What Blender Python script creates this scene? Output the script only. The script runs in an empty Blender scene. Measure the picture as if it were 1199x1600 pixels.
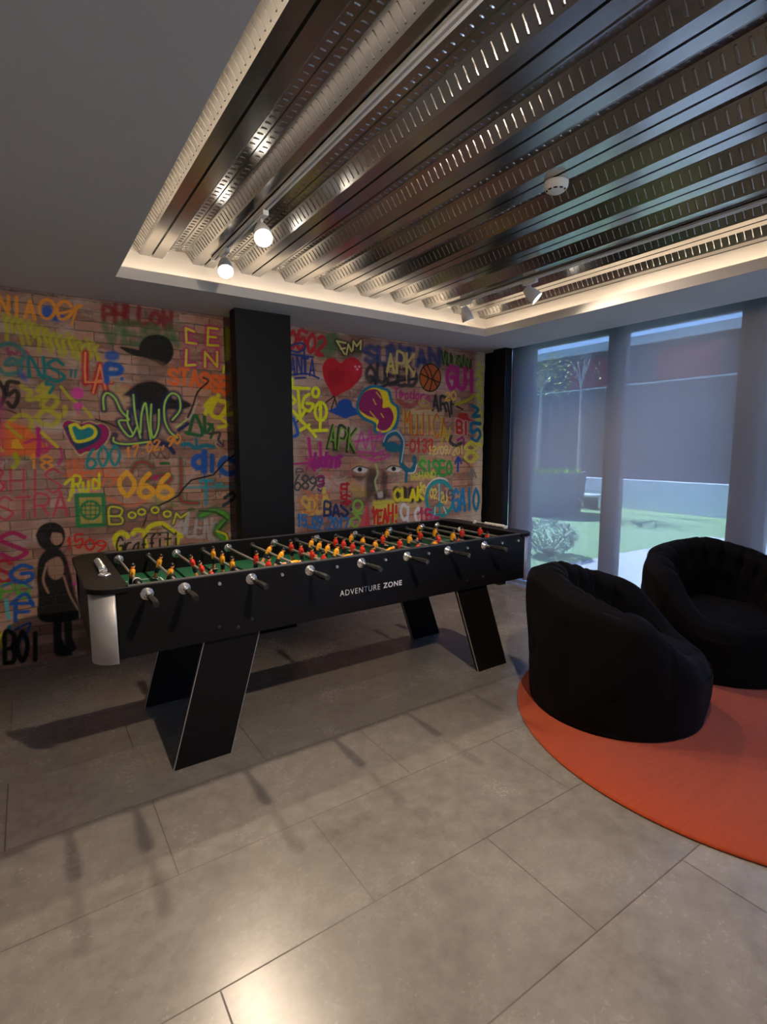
import bpy, bmesh, math, random
import numpy as np
from mathutils import Vector, Matrix
random.seed(7); rng = np.random.default_rng(11)
sc = bpy.context.scene
C = sc.collection
PI = math.pi
# ------------------------------------------------------------------ camera
F_PX = 821.75
CR = (0.828655, -0.559758, -0.000894); CU = (0.068864, 0.100359, 0.992565); CF = (0.555507, 0.822556, -0.121710)
CAM = (0.0, 0.0, 1.5)
cd = bpy.data.cameras.new('camera'); cam = bpy.data.objects.new('camera', cd); C.objects.link(cam)
cd.sensor_fit = 'HORIZONTAL'; cd.sensor_width = 36; cd.lens = 36*F_PX/1199; cd.clip_start = .02; cd.clip_end = 200
M = Matrix(((CR[0], CU[0], -CF[0], CAM[0]), (CR[1], CU[1], -CF[1], CAM[1]), (CR[2], CU[2], -CF[2], CAM[2]), (0, 0, 0, 1)))
cam.matrix_world = M
sc.camera = cam
# ------------------------------------------------------------------ world, sun, exposure
sc.view_settings.view_transform = 'Standard'; sc.view_settings.look = 'None'
sc.view_settings.gamma = 1; sc.view_settings.use_curve_mapping = False
sc.view_settings.exposure = 0.52
sc.cycles.use_denoising = True
try: sc.cycles.denoiser = 'OPENIMAGEDENOISE'; sc.cycles.denoising_prefilter = 'ACCURATE'
except Exception: pass
sc.cycles.transparent_max_bounces = 24
sc.cycles.max_bounces = 10; sc.cycles.diffuse_bounces = 5; sc.cycles.glossy_bounces = 5
sc.cycles.sample_clamp_indirect = 4.0
SKY_STRENGTH = 4.6
w = bpy.data.worlds.new('sky'); sc.world = w; w.use_nodes = True
wn = w.node_tree; wn.nodes.clear()
wo = wn.nodes.new('ShaderNodeOutputWorld'); wb = wn.nodes.new('ShaderNodeBackground')
tc = wn.nodes.new('ShaderNodeTexCoord'); sx = wn.nodes.new('ShaderNodeSeparateXYZ'); cr = wn.nodes.new('ShaderNodeValToRGB')
wn.links.new(tc.outputs['Generated'], sx.inputs[0]); wn.links.new(sx.outputs['Z'], cr.inputs[0])
cr.color_ramp.elements[0].position = 0.0; cr.color_ramp.elements[0].color = (.40, .62, 1, 1)
cr.color_ramp.elements[1].position = .6; cr.color_ramp.elements[1].color = (.14, .34, .95, 1)
wn.links.new(cr.outputs[0], wb.inputs[0]); wb.inputs[1].default_value = SKY_STRENGTH
wn.links.new(wb.outputs[0], wo.inputs[0])
def light(name, kind, loc, energy, color, **kw):
    d = bpy.data.lights.new(name, kind); d.energy = energy; d.color = color
    for k, v in kw.items(): setattr(d, k, v)
    o = bpy.data.objects.new(name, d); C.objects.link(o); o.location = loc
    return o
def aim(o, target):
    o.rotation_euler = (Vector(target)-o.location).to_track_quat('-Z', 'Y').to_euler()
sun = light('sun', 'SUN', (20, 16, 20), 27.0, (.80, .9, 1.0), angle=math.radians(.6))
sun.rotation_euler = (-Vector((-.05, .72, .90))).to_track_quat('-Z', 'Y').to_euler()
LAMP_E = 104.0; LAMP_COL = (1.0, .80, .60)
COVE_E = 19.0; COVE_COL = (1.0, .80, .56)
# the window opening helps the sampler find the sky (a light portal gives off nothing itself)
po = light('window_portal', 'AREA', (4.75, .7, 1.28), 1.0, (1, 1, 1), shape='RECTANGLE', size=6.9, size_y=2.5)
po.rotation_euler = Vector((-1, 0, 0)).to_track_quat('-Z', 'Y').to_euler(); po.data.cycles.is_portal = True
# ------------------------------------------------------------------ helpers
def tag(o, label=None, cat=None, group=None, kind=None):
    if label: o['label'] = label
    if cat: o['category'] = cat
    if group: o['group'] = group
    if kind: o['kind'] = kind
    return o
def empty(name, loc=(0, 0, 0), rz=0, **kw):
    o = bpy.data.objects.new(name, None); C.objects.link(o); o.location = loc; o.rotation_euler = (0, 0, rz)
    o.empty_display_size = .1
    return tag(o, **kw)
def copy_tree(o, parent=None):
    c = o.copy(); C.objects.link(c); c.parent = parent
    for ch in list(o.children): copy_tree(ch, c)
    return c
class MB:
    """collects shapes into one mesh"""
    def __init__(s): s.v = []; s.f = []; s.m = []; s.sm = []; s.uv = None
    def add(s, vs, fs, mi=0, smooth=False):
        b = len(s.v); s.v += [tuple(map(float, v)) for v in vs]
        for f in fs: s.f.append([b+i for i in f]); s.m.append(mi); s.sm.append(smooth)
        return s
    def box(s, x0, x1, y0, y1, z0, z1, mi=0):
        vs = [(x, y, z) for z in (z0, z1) for y in (y0, y1) for x in (x0, x1)]
        return s.add(vs, [(0, 2, 3, 1), (4, 5, 7, 6), (0, 1, 5, 4), (2, 6, 7, 3), (0, 4, 6, 2), (1, 3, 7, 5)], mi)
    def prism(s, poly, z0, z1, axis='z', mi=0):
        n = len(poly)
        def P(a, b, c): return {'z': (a, b, c), 'y': (a, c, b), 'x': (c, a, b)}[axis]
        vs = [P(a, b, z0) for a, b in poly]+[P(a, b, z1) for a, b in poly]
        area = sum(poly[i][0]*poly[(i+1) % n][1]-poly[(i+1) % n][0]*poly[i][1] for i in range(n))
        fs = [tuple(range(n))[::-1], tuple(range(n, 2*n))]+[(i, (i+1) % n, n+(i+1) % n, n+i) for i in range(n)]
        flip = (area < 0) != (axis == 'y')
        if flip: fs = [f[::-1] for f in fs]
        return s.add(vs, fs, mi)
    def frame(s, d):
        d = Vector(d).normalized(); a = Vector((0, 0, 1)) if abs(d.z) < .9 else Vector((1, 0, 0))
        u = d.cross(a).normalized(); return u, d.cross(u).normalized()
    def loft(s, pts, rad, seg=12, mi=0, caps=True, ex=1.0, smooth=True, ref=None):
        pts = [Vector(p) for p in pts]; n = len(pts)
        rad = rad if isinstance(rad, (list, tuple)) else [rad]*n
        rings = []
        for i, p in enumerate(pts):
            d = (pts[min(i+1, n-1)]-pts[max(i-1, 0)])
            if d.length < 1e-9: d = pts[-1]-pts[0]
            d.normalize()
            if ref is not None:
                u = Vector(ref)-d*Vector(ref).dot(d); u.normalize(); v = d.cross(u)
            else: u, v = s.frame(d)
            rings.append([p+(u*math.cos(2*PI*k/seg)+v*math.sin(2*PI*k/seg)*ex)*rad[i] for k in range(seg)])
        vs = [q for r in rings for q in r]; fs = []
        for i in range(n-1):
            for k in range(seg):
                k2 = (k+1) % seg; fs.append((i*seg+k, i*seg+k2, (i+1)*seg+k2, (i+1)*seg+k))
        s.add(vs, fs, mi, smooth)
        if caps:
            s.add(rings[0], [tuple(range(seg))[::-1]], mi); s.add(rings[-1], [tuple(range(seg))], mi)
        return s
    def tube(s, a, b, r, seg=12, mi=0, r2=None): return s.loft([a, b], [r, r if r2 is None else r2], seg, mi)
    def ball(s, c, r, seg=12, rings=8, mi=0):
        rx, ry, rz = (r, r, r) if not isinstance(r, (tuple, list)) else r
        vs = [(c[0], c[1], c[2]+rz)]
        for i in range(1, rings):
            t = PI*i/rings
            for k in range(seg): vs.append((c[0]+rx*math.sin(t)*math.cos(2*PI*k/seg), c[1]+ry*math.sin(t)*math.sin(2*PI*k/seg), c[2]+rz*math.cos(t)))
        vs.append((c[0], c[1], c[2]-rz)); L = len(vs)-1; fs = []
        for k in range(seg):
            k2 = (k+1) % seg
            fs.append((0, 1+k, 1+k2)); fs.append((L, 1+(rings-2)*seg+k2, 1+(rings-2)*seg+k))
            for i in range(rings-2): fs.append((1+i*seg+k, 1+(i+1)*seg+k, 1+(i+1)*seg+k2, 1+i*seg+k2))
        return s.add(vs, fs, mi, True)
    def lathe(s, prof, c, ax=(0, 0, 1), seg=32, mi=0, smooth=True):
        """prof: (radius, distance along ax)"""
        ax = Vector(ax).normalized(); u, v = s.frame(ax); c = Vector(c); vs = []
        for r, h in prof:
            for k in range(seg): vs.append(c+ax*h+(u*math.cos(2*PI*k/seg)+v*math.sin(2*PI*k/seg))*max(r, 1e-5))
        fs = []
        for i in range(len(prof)-1):
            for k in range(seg):
                k2 = (k+1) % seg; fs.append((i*seg+k, i*seg+k2, (i+1)*seg+k2, (i+1)*seg+k))
        return s.add(vs, fs, mi, smooth)
    def build(s, name, mat, parent=None, bevel=0, bseg=2, origin=None, **kw):
        me = bpy.data.meshes.new(name)
        off = Vector((0, 0, 0))
        if parent is not None:
            off = Vector(parent.location)
            if parent.parent is not None: off = off+Vector(parent.parent.location)
        if origin is not None: off = Vector(origin)
        me.from_pydata([tuple(Vector(v)-off) for v in s.v], [], s.f)
        mats = mat if isinstance(mat, (list, tuple)) else [mat]
        for m_ in mats: me.materials.append(m_)
        me.polygons.foreach_set('material_index', s.m); me.polygons.foreach_set('use_smooth', s.sm)
        bm = bmesh.new(); bm.from_mesh(me); bmesh.ops.recalc_face_normals(bm, faces=bm.faces); bm.to_mesh(me); bm.free()
        me.update()
        o = bpy.data.objects.new(name, me); C.objects.link(o)
        if parent is not None: o.parent = parent
        if origin is not None and parent is None: o.location = origin
        if bevel:
            b = o.modifiers.new('bevel', 'BEVEL'); b.width = bevel; b.segments = bseg; b.limit_method = 'ANGLE'; b.angle_limit = math.radians(40)
        return tag(o, **kw)
# ------------------------------------------------------------------ materials
class Mat:
    def __init__(s, name):
        s.m = bpy.data.materials.new(name); s.m.use_nodes = True; s.nt = s.m.node_tree; s.n = s.nt.nodes
        s.b = s.n['Principled BSDF']; s.out = s.n['Material Output']
    def node(s, t, **kw):
        n = s.n.new(t)
        for k, v in kw.items():
            if k.startswith('i_'):
                key = k[2:].replace('_', ' '); n.inputs[key].default_value = v
            else: setattr(n, k, v)
        return n
    def link(s, a, b): s.nt.links.new(a, b)
    def coord(s, kind='Object', scale=(1, 1, 1), rot=(0, 0, 0)):
        t = s.node('ShaderNodeTexCoord'); mp = s.node('ShaderNodeMapping'); s.link(t.outputs[kind], mp.inputs[0])
        mp.inputs['Scale'].default_value = scale; mp.inputs['Rotation'].default_value = rot
        return mp.outputs[0]
    def noise(s, scale, detail=4, co=None, rough=.55, dist=0):
        n = s.node('ShaderNodeTexNoise'); n.inputs['Scale'].default_value = scale; n.inputs['Detail'].default_value = detail
        n.inputs['Roughness'].default_value = rough; n.inputs['Distortion'].default_value = dist
        if co is not None: s.link(co, n.inputs['Vector'])
        return n.outputs['Fac']
    def ramp(s, fac, stops):
        r = s.node('ShaderNodeValToRGB'); s.link(fac, r.inputs[0]); e = r.color_ramp.elements
        while len(e) < len(stops): e.new(.5)
        for i, (p, c) in enumerate(stops):
            e[i].position = p; e[i].color = (c[0], c[1], c[2], 1) if not isinstance(c, (int, float)) else (c, c, c, 1)
        return r.outputs[0]
    def mix(s, fac, a, b, mode='MIX'):
        m = s.node('ShaderNodeMix', data_type='RGBA', blend_type=mode)
        for sock, v in ((m.inputs[0], fac), (m.inputs[6], a), (m.inputs[7], b)):
            if hasattr(v, 'is_linked'): s.link(v, sock)
            elif isinstance(v, (int, float)): sock.default_value = v
            else: sock.default_value = (v[0], v[1], v[2], 1)
        return m.outputs[2]
    def math(s, op, a, b=None, c=None, clamp=False):
        m = s.node('ShaderNodeMath', operation=op); m.use_clamp = clamp
        for i, v in enumerate((a, b, c)):
            if v is None: continue
            if isinstance(v, (int, float)): m.inputs[i].default_value = v
            else: s.link(v, m.inputs[i])
        return m.outputs[0]
    def bump(s, h, strength=.3, dist=.01, normal=None):
        b = s.node('ShaderNodeBump'); b.inputs['Strength'].default_value = strength; b.inputs['Distance'].default_value = dist
        s.link(h, b.inputs['Height'])
        if normal is not None: s.link(normal, b.inputs['Normal'])
        s.link(b.outputs[0], s.b.inputs['Normal']); return b.outputs[0]
    def set(s, **kw):
        for k, v in kw.items():
            sock = s.b.inputs[k.replace('_', ' ')]
            if hasattr(v, 'is_linked'): s.link(v, sock)
            elif isinstance(v, (tuple, list)): sock.default_value = (v[0], v[1], v[2], 1)
            else: sock.default_value = v
        return s
def plain(name, col, rough=.5, metal=0, spec=.5, var=.06, nscale=20, bump=0, bscale=200, coat=0):
    m = Mat(name); co = m.coord()
    n = m.noise(nscale, 4, co)
    c = m.mix(n, [x*(1-var) for x in col], [min(1, x*(1+var)) for x in col])
    m.set(Base_Color=c, Roughness=rough, Metallic=metal, Specular_IOR_Level=spec)
    if coat: m.set(Coat_Weight=coat, Coat_Roughness=.1)
    if bump: m.bump(m.noise(bscale, 3, co), bump, .002)
    return m.m
def emit(name, col, strength):
    m = Mat(name); m.set(Base_Color=(0, 0, 0), Emission_Color=col, Emission_Strength=strength); return m.m
PLASTER = plain('painted_plaster', (.60, .57, .55), .8, var=.03, nscale=3, bump=.05, bscale=120)
BLACKWALL = plain('black_wall_paint', (.006, .006, .0065), .6, var=.2, nscale=6, spec=.2)
BLACKLAM = plain('black_laminate', (.0055, .0050, .0052), .45, var=.15, nscale=30, spec=.16, bump=.05, bscale=400)
BLACKEDGE = plain('black_rim_laminate', (.045, .045, .05), .38, var=.1, nscale=40, spec=.5)
BLACKPLAS = plain('black_plastic', (.012, .012, .013), .32, spec=.5)
BLACKRUB = plain('black_rubber', (.008, .008, .008), .7, spec=.3)
CHROME = plain('chrome', (.90, .90, .91), .22, metal=.9, var=.02)
STEEL = plain('steel_rod', (.50, .47, .45), .42, metal=.9, var=.05)
WHITEP = plain('white_plastic', (.75, .74, .70), .4, var=.03)
WHITEMET = plain('white_powder_coat', (.68, .67, .66), .35, var=.02)
DARKSLOT = plain('dark_slot', (.01, .01, .01), .8)
YELLOW = plain('yellow_shirt_plastic', (.82, .36, .015), .35, spec=.5)
RED = plain('red_shirt_plastic', (.68, .03, .015), .35, spec=.5)
SKIN = plain('tan_skin_plastic', (.80, .33, .12), .4)
NAVY = plain('navy_shorts_plastic', (.008, .010, .035), .4)
HAIR = plain('black_hair_plastic', (.006, .005, .005), .4)
WHITELINE = plain('white_line_paint', (.75, .78, .75), .6)
LETTER = plain('white_letter_print', (.72, .72, .72), .5)
# brushed aluminium, grain runs round the post
m = Mat('brushed_aluminium'); co = m.coord(scale=(3, 3, 260)); n = m.noise(4, 3, co)
m.set(Base_Color=m.mix(n, (.60, .57, .56), (.76, .73, .72)), Metallic=.85, Roughness=m.math('MULTIPLY_ADD', n, .15, .50)); ALU = m.m
# green felt of the pitch
m = Mat('green_pitch_laminate'); co = m.coord(); m.set(Base_Color=m.mix(m.noise(9, 4, co), (.008, .080, .034), (.013, .12, .052)), Roughness=.5, Specular_IOR_Level=.4); PITCH = m.m
# floor: large stone-effect tiles laid in rows parallel to the graffiti wall
m = Mat('stone_floor_tiles'); co = m.coord()
br = m.node('ShaderNodeTexBrick'); mp = m.node('ShaderNodeMapping'); m.link(m.node('ShaderNodeTexCoord').outputs['Object'], mp.inputs[0])
TW, TH = 1.03, .481
mp.inputs['Location'].default_value = (-.86+1.03*.5, -1.326, 0)
m.link(mp.outputs[0], br.inputs['Vector'])
br.inputs['Scale'].default_value = 1; br.inputs['Brick Width'].default_value = TW; br.inputs['Row Height'].default_value = TH
br.inputs['Mortar Size'].default_value = .0028; br.inputs['Mortar Smooth'].default_value = .3; br.offset = .5; br.inputs['Bias'].default_value = 0
br.inputs['Color1'].default_value = (.8, .8, .8, 1); br.inputs['Color2'].default_value = (1, 1, 1, 1); br.inputs['Mortar'].default_value = (.42, .38, .36, 1)
n1 = m.noise(2.2, 8, co, .62, .6); n2 = m.noise(14, 6, co, .65); n3 = m.noise(55, 4, co)
base = m.ramp(n1, [(.3, (.180, .158, .138)), (.52, (.232, .208, .184)), (.72, (.285, .258, .230))])
base = m.mix(.30, base, m.ramp(n2, [(.3, (.13, .115, .10)), (.7, (.36, .34, .31))]))
dark = m.ramp(m.noise(4.5, 9, m.coord(scale=(1.6, 1, 1)), .7, 1.2), [(.28, .84), (.42, 1.0)])
base = m.mix(1.0, base, dark, 'MULTIPLY')
base = m.mix(1.0, base, br.outputs['Color'], 'MULTIPLY')
rg = m.math('MULTIPLY_ADD', n1, .08, .20); rg = m.math('MULTIPLY_ADD', n3, .05, rg)
rg = m.math('MULTIPLY_ADD', br.outputs['Fac'], .3, rg)
m.set(Base_Color=base, Roughness=rg, Specular_IOR_Level=.5)
h = m.math('MULTIPLY_ADD', n3, .12, m.math('MULTIPLY', br.outputs['Fac'], -1.0)); h = m.math('MULTIPLY_ADD', n2, .25, h)
m.bump(h, .10, .003); FLOOR = m.m
# galvanised steel of the ceiling deck
m = Mat('galvanised_steel'); co = m.coord(); n = m.noise(9, 4, m.coord(scale=(3, .5, 3))); n2 = m.noise(55, 4, co, .7); n3 = m.noise(240, 3, co)
c = m.mix(n2, (.33, .325, .315), (.52, .515, .50)); c = m.mix(.2, c, m.mix(n3, (.25, .25, .25), (.65, .65, .64)))
m.set(Base_Color=c, Metallic=1.0, Roughness=m.math('MULTIPLY_ADD', n2, .10, m.math('MULTIPLY_ADD', n, .04, .15)))
m.bump(n3, .05, .001); GALV = m.m
# black upholstery
m = Mat('black_upholstery'); co = m.coord(); wv = m.noise(420, 2, co); n = m.noise(7, 5, co)
m.set(Base_Color=m.mix(n, (.0016, .0014, .0020), (.0036, .0032, .0044)), Roughness=.85, Specular_IOR_Level=.08, Sheen_Weight=.025, Sheen_Roughness=.4)
m.b.inputs['Sheen Tint'].default_value = (.6, .55, .7, 1)
hh = m.math('MULTIPLY_ADD', wv, .15, m.math('MULTIPLY', m.noise(14, 4, co), .8)); m.bump(hh, .35, .008); FABRIC = m.m
# orange wool rug
m = Mat('orange_wool_rug'); st = m.noise(6, 6, m.coord(scale=(1, 9, 1), rot=(0, 0, .35)), .7); fl = m.noise(320, 2, m.coord())
c = m.mix(st, (.20, .022, .006), (.40, .058, .013)); c = m.mix(.22, c, m.mix(fl, (.15, .013, .004), (.46, .09, .022)))
m.set(Base_Color=c, Roughness=.95, Specular_IOR_Level=.1, Sheen_Weight=.2); m.bump(m.math('ADD', fl, m.math('MULTIPLY', st, .5)), .5, .004); RUG = m.m
# roller blind: open weave, partly see-through
m = Mat('grey_screen_fabric'); nt = m.nt
tr = m.node('ShaderNodeBsdfTransparent'); df = m.node('ShaderNodeBsdfDiffuse'); tl = m.node('ShaderNodeBsdfTranslucent')
weave = m.noise(380, 2, m.coord(scale=(1, 1, .35)))
tr.inputs[0].default_value = (.93, .95, 1, 1)
m.link(m.mix(weave, (.17, .155, .15), (.25, .23, .22)), df.inputs[0]); m.link(m.mix(weave, (.22, .24, .30), (.32, .34, .40)), tl.inputs[0])
a1 = m.node('ShaderNodeMixShader'); a1.inputs[0].default_value = .26; m.link(df.outputs[0], a1.inputs[1]); m.link(tl.outputs[0], a1.inputs[2])
a2 = m.node('ShaderNodeMixShader'); m.link(m.math('MULTIPLY_ADD', weave, .10, .59), a2.inputs[0]); m.link(tr.outputs[0], a2.inputs[1]); m.link(a1.outputs[0], a2.inputs[2])
m.link(a2.outputs[0], m.out.inputs[0]); BLIND = m.m
# window glass
m = Mat('window_glass'); tr = m.node('ShaderNodeBsdfTransparent'); gl = m.node('ShaderNodeBsdfGlossy'); fr = m.node('ShaderNodeFresnel')
tr.inputs[0].default_value = (.90, .95, .96, 1); gl.inputs['Roughness'].default_value = .02; fr.inputs[0].default_value = 1.45
mx = m.node('ShaderNodeMixShader'); m.link(m.math('MULTIPLY', fr.outputs[0], .25), mx.inputs[0]); m.link(tr.outputs[0], mx.inputs[1]); m.link(gl.outputs[0], mx.inputs[2]); m.link(mx.outputs[0], m.out.inputs[0]); GLASS = m.m
FRAME = plain('grey_window_frame', (.20, .17, .165), .45, var=.04)
JAMB = plain('pale_window_jamb', (.55, .56, .60), .5, var=.04)
# outdoors
m = Mat('lawn_grass'); c = m.mix(m.noise(90, 5, m.coord()), (.20, .34, .13), (.42, .60, .30)); c = m.mix(m.noise(1.3, 4, m.coord()), c, m.mix(.4, c, (.40, .55, .28)))
m.set(Base_Color=c, Roughness=.9); m.bump(m.noise(160, 3, m.coord()), .6, .02); GRASS = m.m
PAVING = plain('pale_stone_paving', (.62, .60, .56), .8, var=.12, nscale=5)
LOWWALL = plain('white_garden_wall', (.66, .69, .71), .8, var=.06, nscale=4)
GREYWALL = plain('dark_grey_cladding', (.055, .062, .075), .7, var=.12, nscale=3)
REDWALL = plain('red_facade', (.42, .035, .045), .7, var=.08, nscale=3)
FASCIA = plain('grey_fascia', (.33, .36, .35), .6)
CONC = plain('weathered_planter_timber', (.20, .20, .22), .8, var=.15, nscale=8)
LEAFY = plain('lime_ground_cover', (.28, .50, .05), .7, var=.3, nscale=40)
LEAFT = plain('yellow_green_leaf', (.50, .52, .05), .6, var=.3, nscale=30)
LEAFB = plain('silver_green_leaf', (.32, .40, .36), .6, var=.3, nscale=30)
BARK = plain('pale_bark', (.34, .30, .26), .8, var=.2, nscale=30)
# ================================================================== THE ROOM
HC = 2.529; WY = 4.286; RX0, RX1, RY1, RY0 = .522, 3.632, 3.673, -1.6
XL, YB = -2.6, -3.4
MB().box(XL, 4.9, YB, 4.75, -.12, 0).build('floor', FLOOR, kind='structure')
# dropped plaster ceiling round a long recess, with an upstand lip that hides the light strip
c = MB()
c.box(XL, RX0, YB, 4.75, HC, HC+.012); c.box(RX1, 4.30, YB, 4.75, HC, HC+.012)
c.box(RX0, RX1, RY1, 4.75, HC, HC+.012); c.box(RX0, RX1, YB, RY0, HC, HC+.012)
c.build('ceiling', PLASTER, kind='structure')
t = .014
c = MB(); c.box(RX0-t, RX1+t, RY1, RY1+t, HC+.012, HC+.068); c.build('trim_1', PLASTER, kind='structure', label='plaster lip along the back edge of the ceiling recess')
c = MB(); c.box(RX1, RX1+t, RY0, RY1, HC+.012, HC+.068); c.build('trim_2', PLASTER, kind='structure', label='plaster lip along the window edge of the ceiling recess')
c = MB(); c.box(RX0-t, RX0, RY0, RY1, HC+.012, HC+.068); c.build('trim_3', PLASTER, kind='structure', label='plaster lip along the left edge of the ceiling recess')
c = MB(); SB = .135
c.box(RX0-SB-.02, RX1+SB+.02, RY1+SB, RY1+SB+.02, HC+.012, 2.86)
c.box(RX1+SB, RX1+SB+.02, RY0-.1, RY1+SB, HC+.012, 2.86); c.box(RX0-SB-.02, RX0-SB, RY0-.1, RY1+SB, HC+.012, 2.86)
c.box(RX0-SB, RX1+SB, RY0-.12, RY0-.1, HC+.012, 2.86)
c.build('trim_4', PLASTER, kind='structure', label='white shaft walls above the ceiling recess')
MB().box(XL, 4.9, YB, 4.75, 2.87, 2.95).build('light_block_slab', PLASTER, kind='structure')  # unseen cover over the deck, added to block light from above
# corrugated steel deck in the recess
PER = .333; ZL, ZH = 2.728, 2.793
prof = []; X0d = RX0-SB+.0
k0 = -1
pts = []   # (x, z, embossed_after)
for k in range(k0, 12):
    b = .689+.158*0+k*PER
    pts += [(b, ZL, 0), (b+.062, ZL, 0), (b+.064, ZL+.014, 0), (b+.071, ZL+.014, 0), (b+.073, ZL-.002, 0), (b+.138, ZL-.002, 1),
            (b+.185, ZH, 2), (b+.230, ZH, 0), (b+.233, ZH-.005, 0), (b+.237, ZH-.005, 0), (b+.240, ZH, 2), (b+.283, ZH, 1)]
pts = [p for p in pts if RX0-SB-.01 < p[0] < RX1+SB+.01]
ys = (RY0-.1, RY1+SB)
vs = []; fs = []; mi = []; uvs = []
for x, z, e in pts: vs += [(x, ys[0], z), (x, ys[1], z)]
for i in range(len(pts)-1):
    fs.append((2*i, 2*i+1, 2*i+3, 2*i+2)); mi.append(pts[i][2]); uvs += [(0, ys[0]), (0, ys[1]), (1, ys[1]), (1, ys[0])]
# rows of pressed stadium-shaped ribs on the webs and the upper flats
SP = .0430
for i in range(len(pts)-1):
    if not pts[i][2]: continue
    (xa, za, e), (xb, zb, _) = pts[i], pts[i+1]
    L = math.hypot(xb-xa, zb-za); ux, uz = (xb-xa)/L, (zb-za)/L; nx, nz_ = uz, -ux      # outward = down into the room
    hl = (.36 if e == 1 else .30)*L; hw_ = .0062; up = .0034
    n_ = int((ys[1]-ys[0])/SP)
    for k in range(n_):
        yc = ys[1]-.02-k*SP; base_ = len(vs)
        for (rr, hh_) in ((1.0, .0), (.52, up)):
            for q in range(12):
                an = 2*PI*q/12; cu_ = math.cos(an)*hw_*rr; cs_ = math.sin(an)*hw_*rr+(hl-hw_)*(1 if 0 < q < 6 else -1 if q > 6 else 0)
                s0 = L/2+cs_; vs.append((xa+ux*s0+nx*hh_, yc+cu_, za+uz*s0+nz_*hh_))
        for q in range(12): q2 = (q+1) % 12; fs.append((base_+q, base_+q2, base_+12+q2, base_+12+q)); mi.append(0)
        fs.append(tuple(base_+12+q for q in range(12))); mi.append(0)
me = bpy.data.meshes.new('ceiling_deck'); me.from_pydata(vs, [], fs); me.materials.append(GALV); me.update()
dk = bpy.data.objects.new('ceiling_deck', me); C.objects.link(dk); tag(dk, kind='structure', label='galvanised corrugated steel deck inside the ceiling recess')
# warm light strips lying behind the lip
STRIP = emit('warm_light_strip', COVE_COL, COVE_E)
c = MB(); c.box(RX0, RX1, RY1+.05, RY1+.062, HC+.014, HC+.022); c.build('light_strip', STRIP, label='warm LED strip glowing behind the back lip of the ceiling recess', cat='light strip')
c = MB(); c.box(RX1+.05, RX1+.062, RY0+.1, RY1-.02, HC+.014, HC+.022); c.build('light_strip', STRIP, label='warm LED strip glowing behind the window-side lip of the recess', cat='light strip')
c = MB(); c.box(RX0-.062, RX0-.05, RY0+.1, RY1-.02, HC+.014, HC+.022); c.build('light_strip', STRIP, label='warm LED strip glowing behind the left lip of the ceiling recess', cat='light strip')
# other walls
MB().box(XL, -.75, 4.286, 4.396, 0, HC).build('wall_back_plain', PLASTER, kind='structure')
MB().box(-2.72, XL, YB, 4.75, 0, 2.95).build('wall_left', PLASTER, kind='structure')
MB().box(XL, 4.9, YB-.12, YB, 0, 2.95).build('wall_rear', PLASTER, kind='structure')
MB().box(4.30, 4.42, 4.16, 4.75, 0, 2.95).build('wall_right', BLACKWALL, kind='structure')
MB().box(XL, 4.9, 4.75, 4.85, 0, 2.95).build('wall_backing', BLACKWALL, kind='structure')
c = MB(); c.box(4.20, 4.30, 3.95, 4.12, 0, HC+.1); c.build('wall_corner_pillar', BLACKWALL, kind='structure')
c = MB(); c.box(1.350, 1.795, 3.965, 4.085, 0, HC); c.build('wall_black_pillar', BLACKWALL, bevel=.002, kind='structure')
# ------------------------------------------------------------------ graffiti wall (paint lives in the wall's own mesh)
GX0, GX1 = -.75, 4.24; RES = .0052
NX = int((GX1-GX0)/RES)+1; NZ = int(HC/RES)+1
COL = np.zeros((NZ, NX, 3), np.float32); ALP = np.zeros((NZ, NX), np.float32)
def W(px, py):
    """photo pixel -> metres on the wall plane (x, z)"""
    d = [CF[i]*F_PX+CR[i]*(px-600)+CU[i]*(800-py) for i in range(3)]
    t_ = WY/d[1]; return (t_*d[0], 1.5+t_*d[2])
def mpp(px): # metres per photo pixel there
    a = W(px, 700); b = W(px, 710); return (a[1]-b[1])/10
nzg = rng.random((NZ//3+3, NX//3+3)).astype(np.float32)
def comp(x0, z0, cov, col):
    h_, w_ = cov.shape
    A = ALP[z0:z0+h_, x0:x0+w_]; K = COL[z0:z0+h_, x0:x0+w_]
    na = cov+A*(1-cov)
    K[:] = np.where(na[..., None] > 1e-4, (np.array(col, np.float32)*cov[..., None]+K*(A*(1-cov))[..., None])/np.maximum(na, 1e-4)[..., None], K)
    A[:] = na
def smooth(pts, n=6):
    if len(pts) < 3: return pts
    P = [pts[0]]+list(pts)+[pts[-1]]; out = []
    for i in range(1, len(P)-2):
        p0, p1, p2, p3 = [np.array(q, float) for q in P[i-1:i+3]]
        for k in range(n):
            t_ = k/n; out.append(tuple(.5*((2*p1)+(-p0+p2)*t_+(2*p0-5*p1+4*p2-p3)*t_**2+(-p0+3*p1-3*p2+p3)*t_**3)))
    return out+[pts[-1]]
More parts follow.
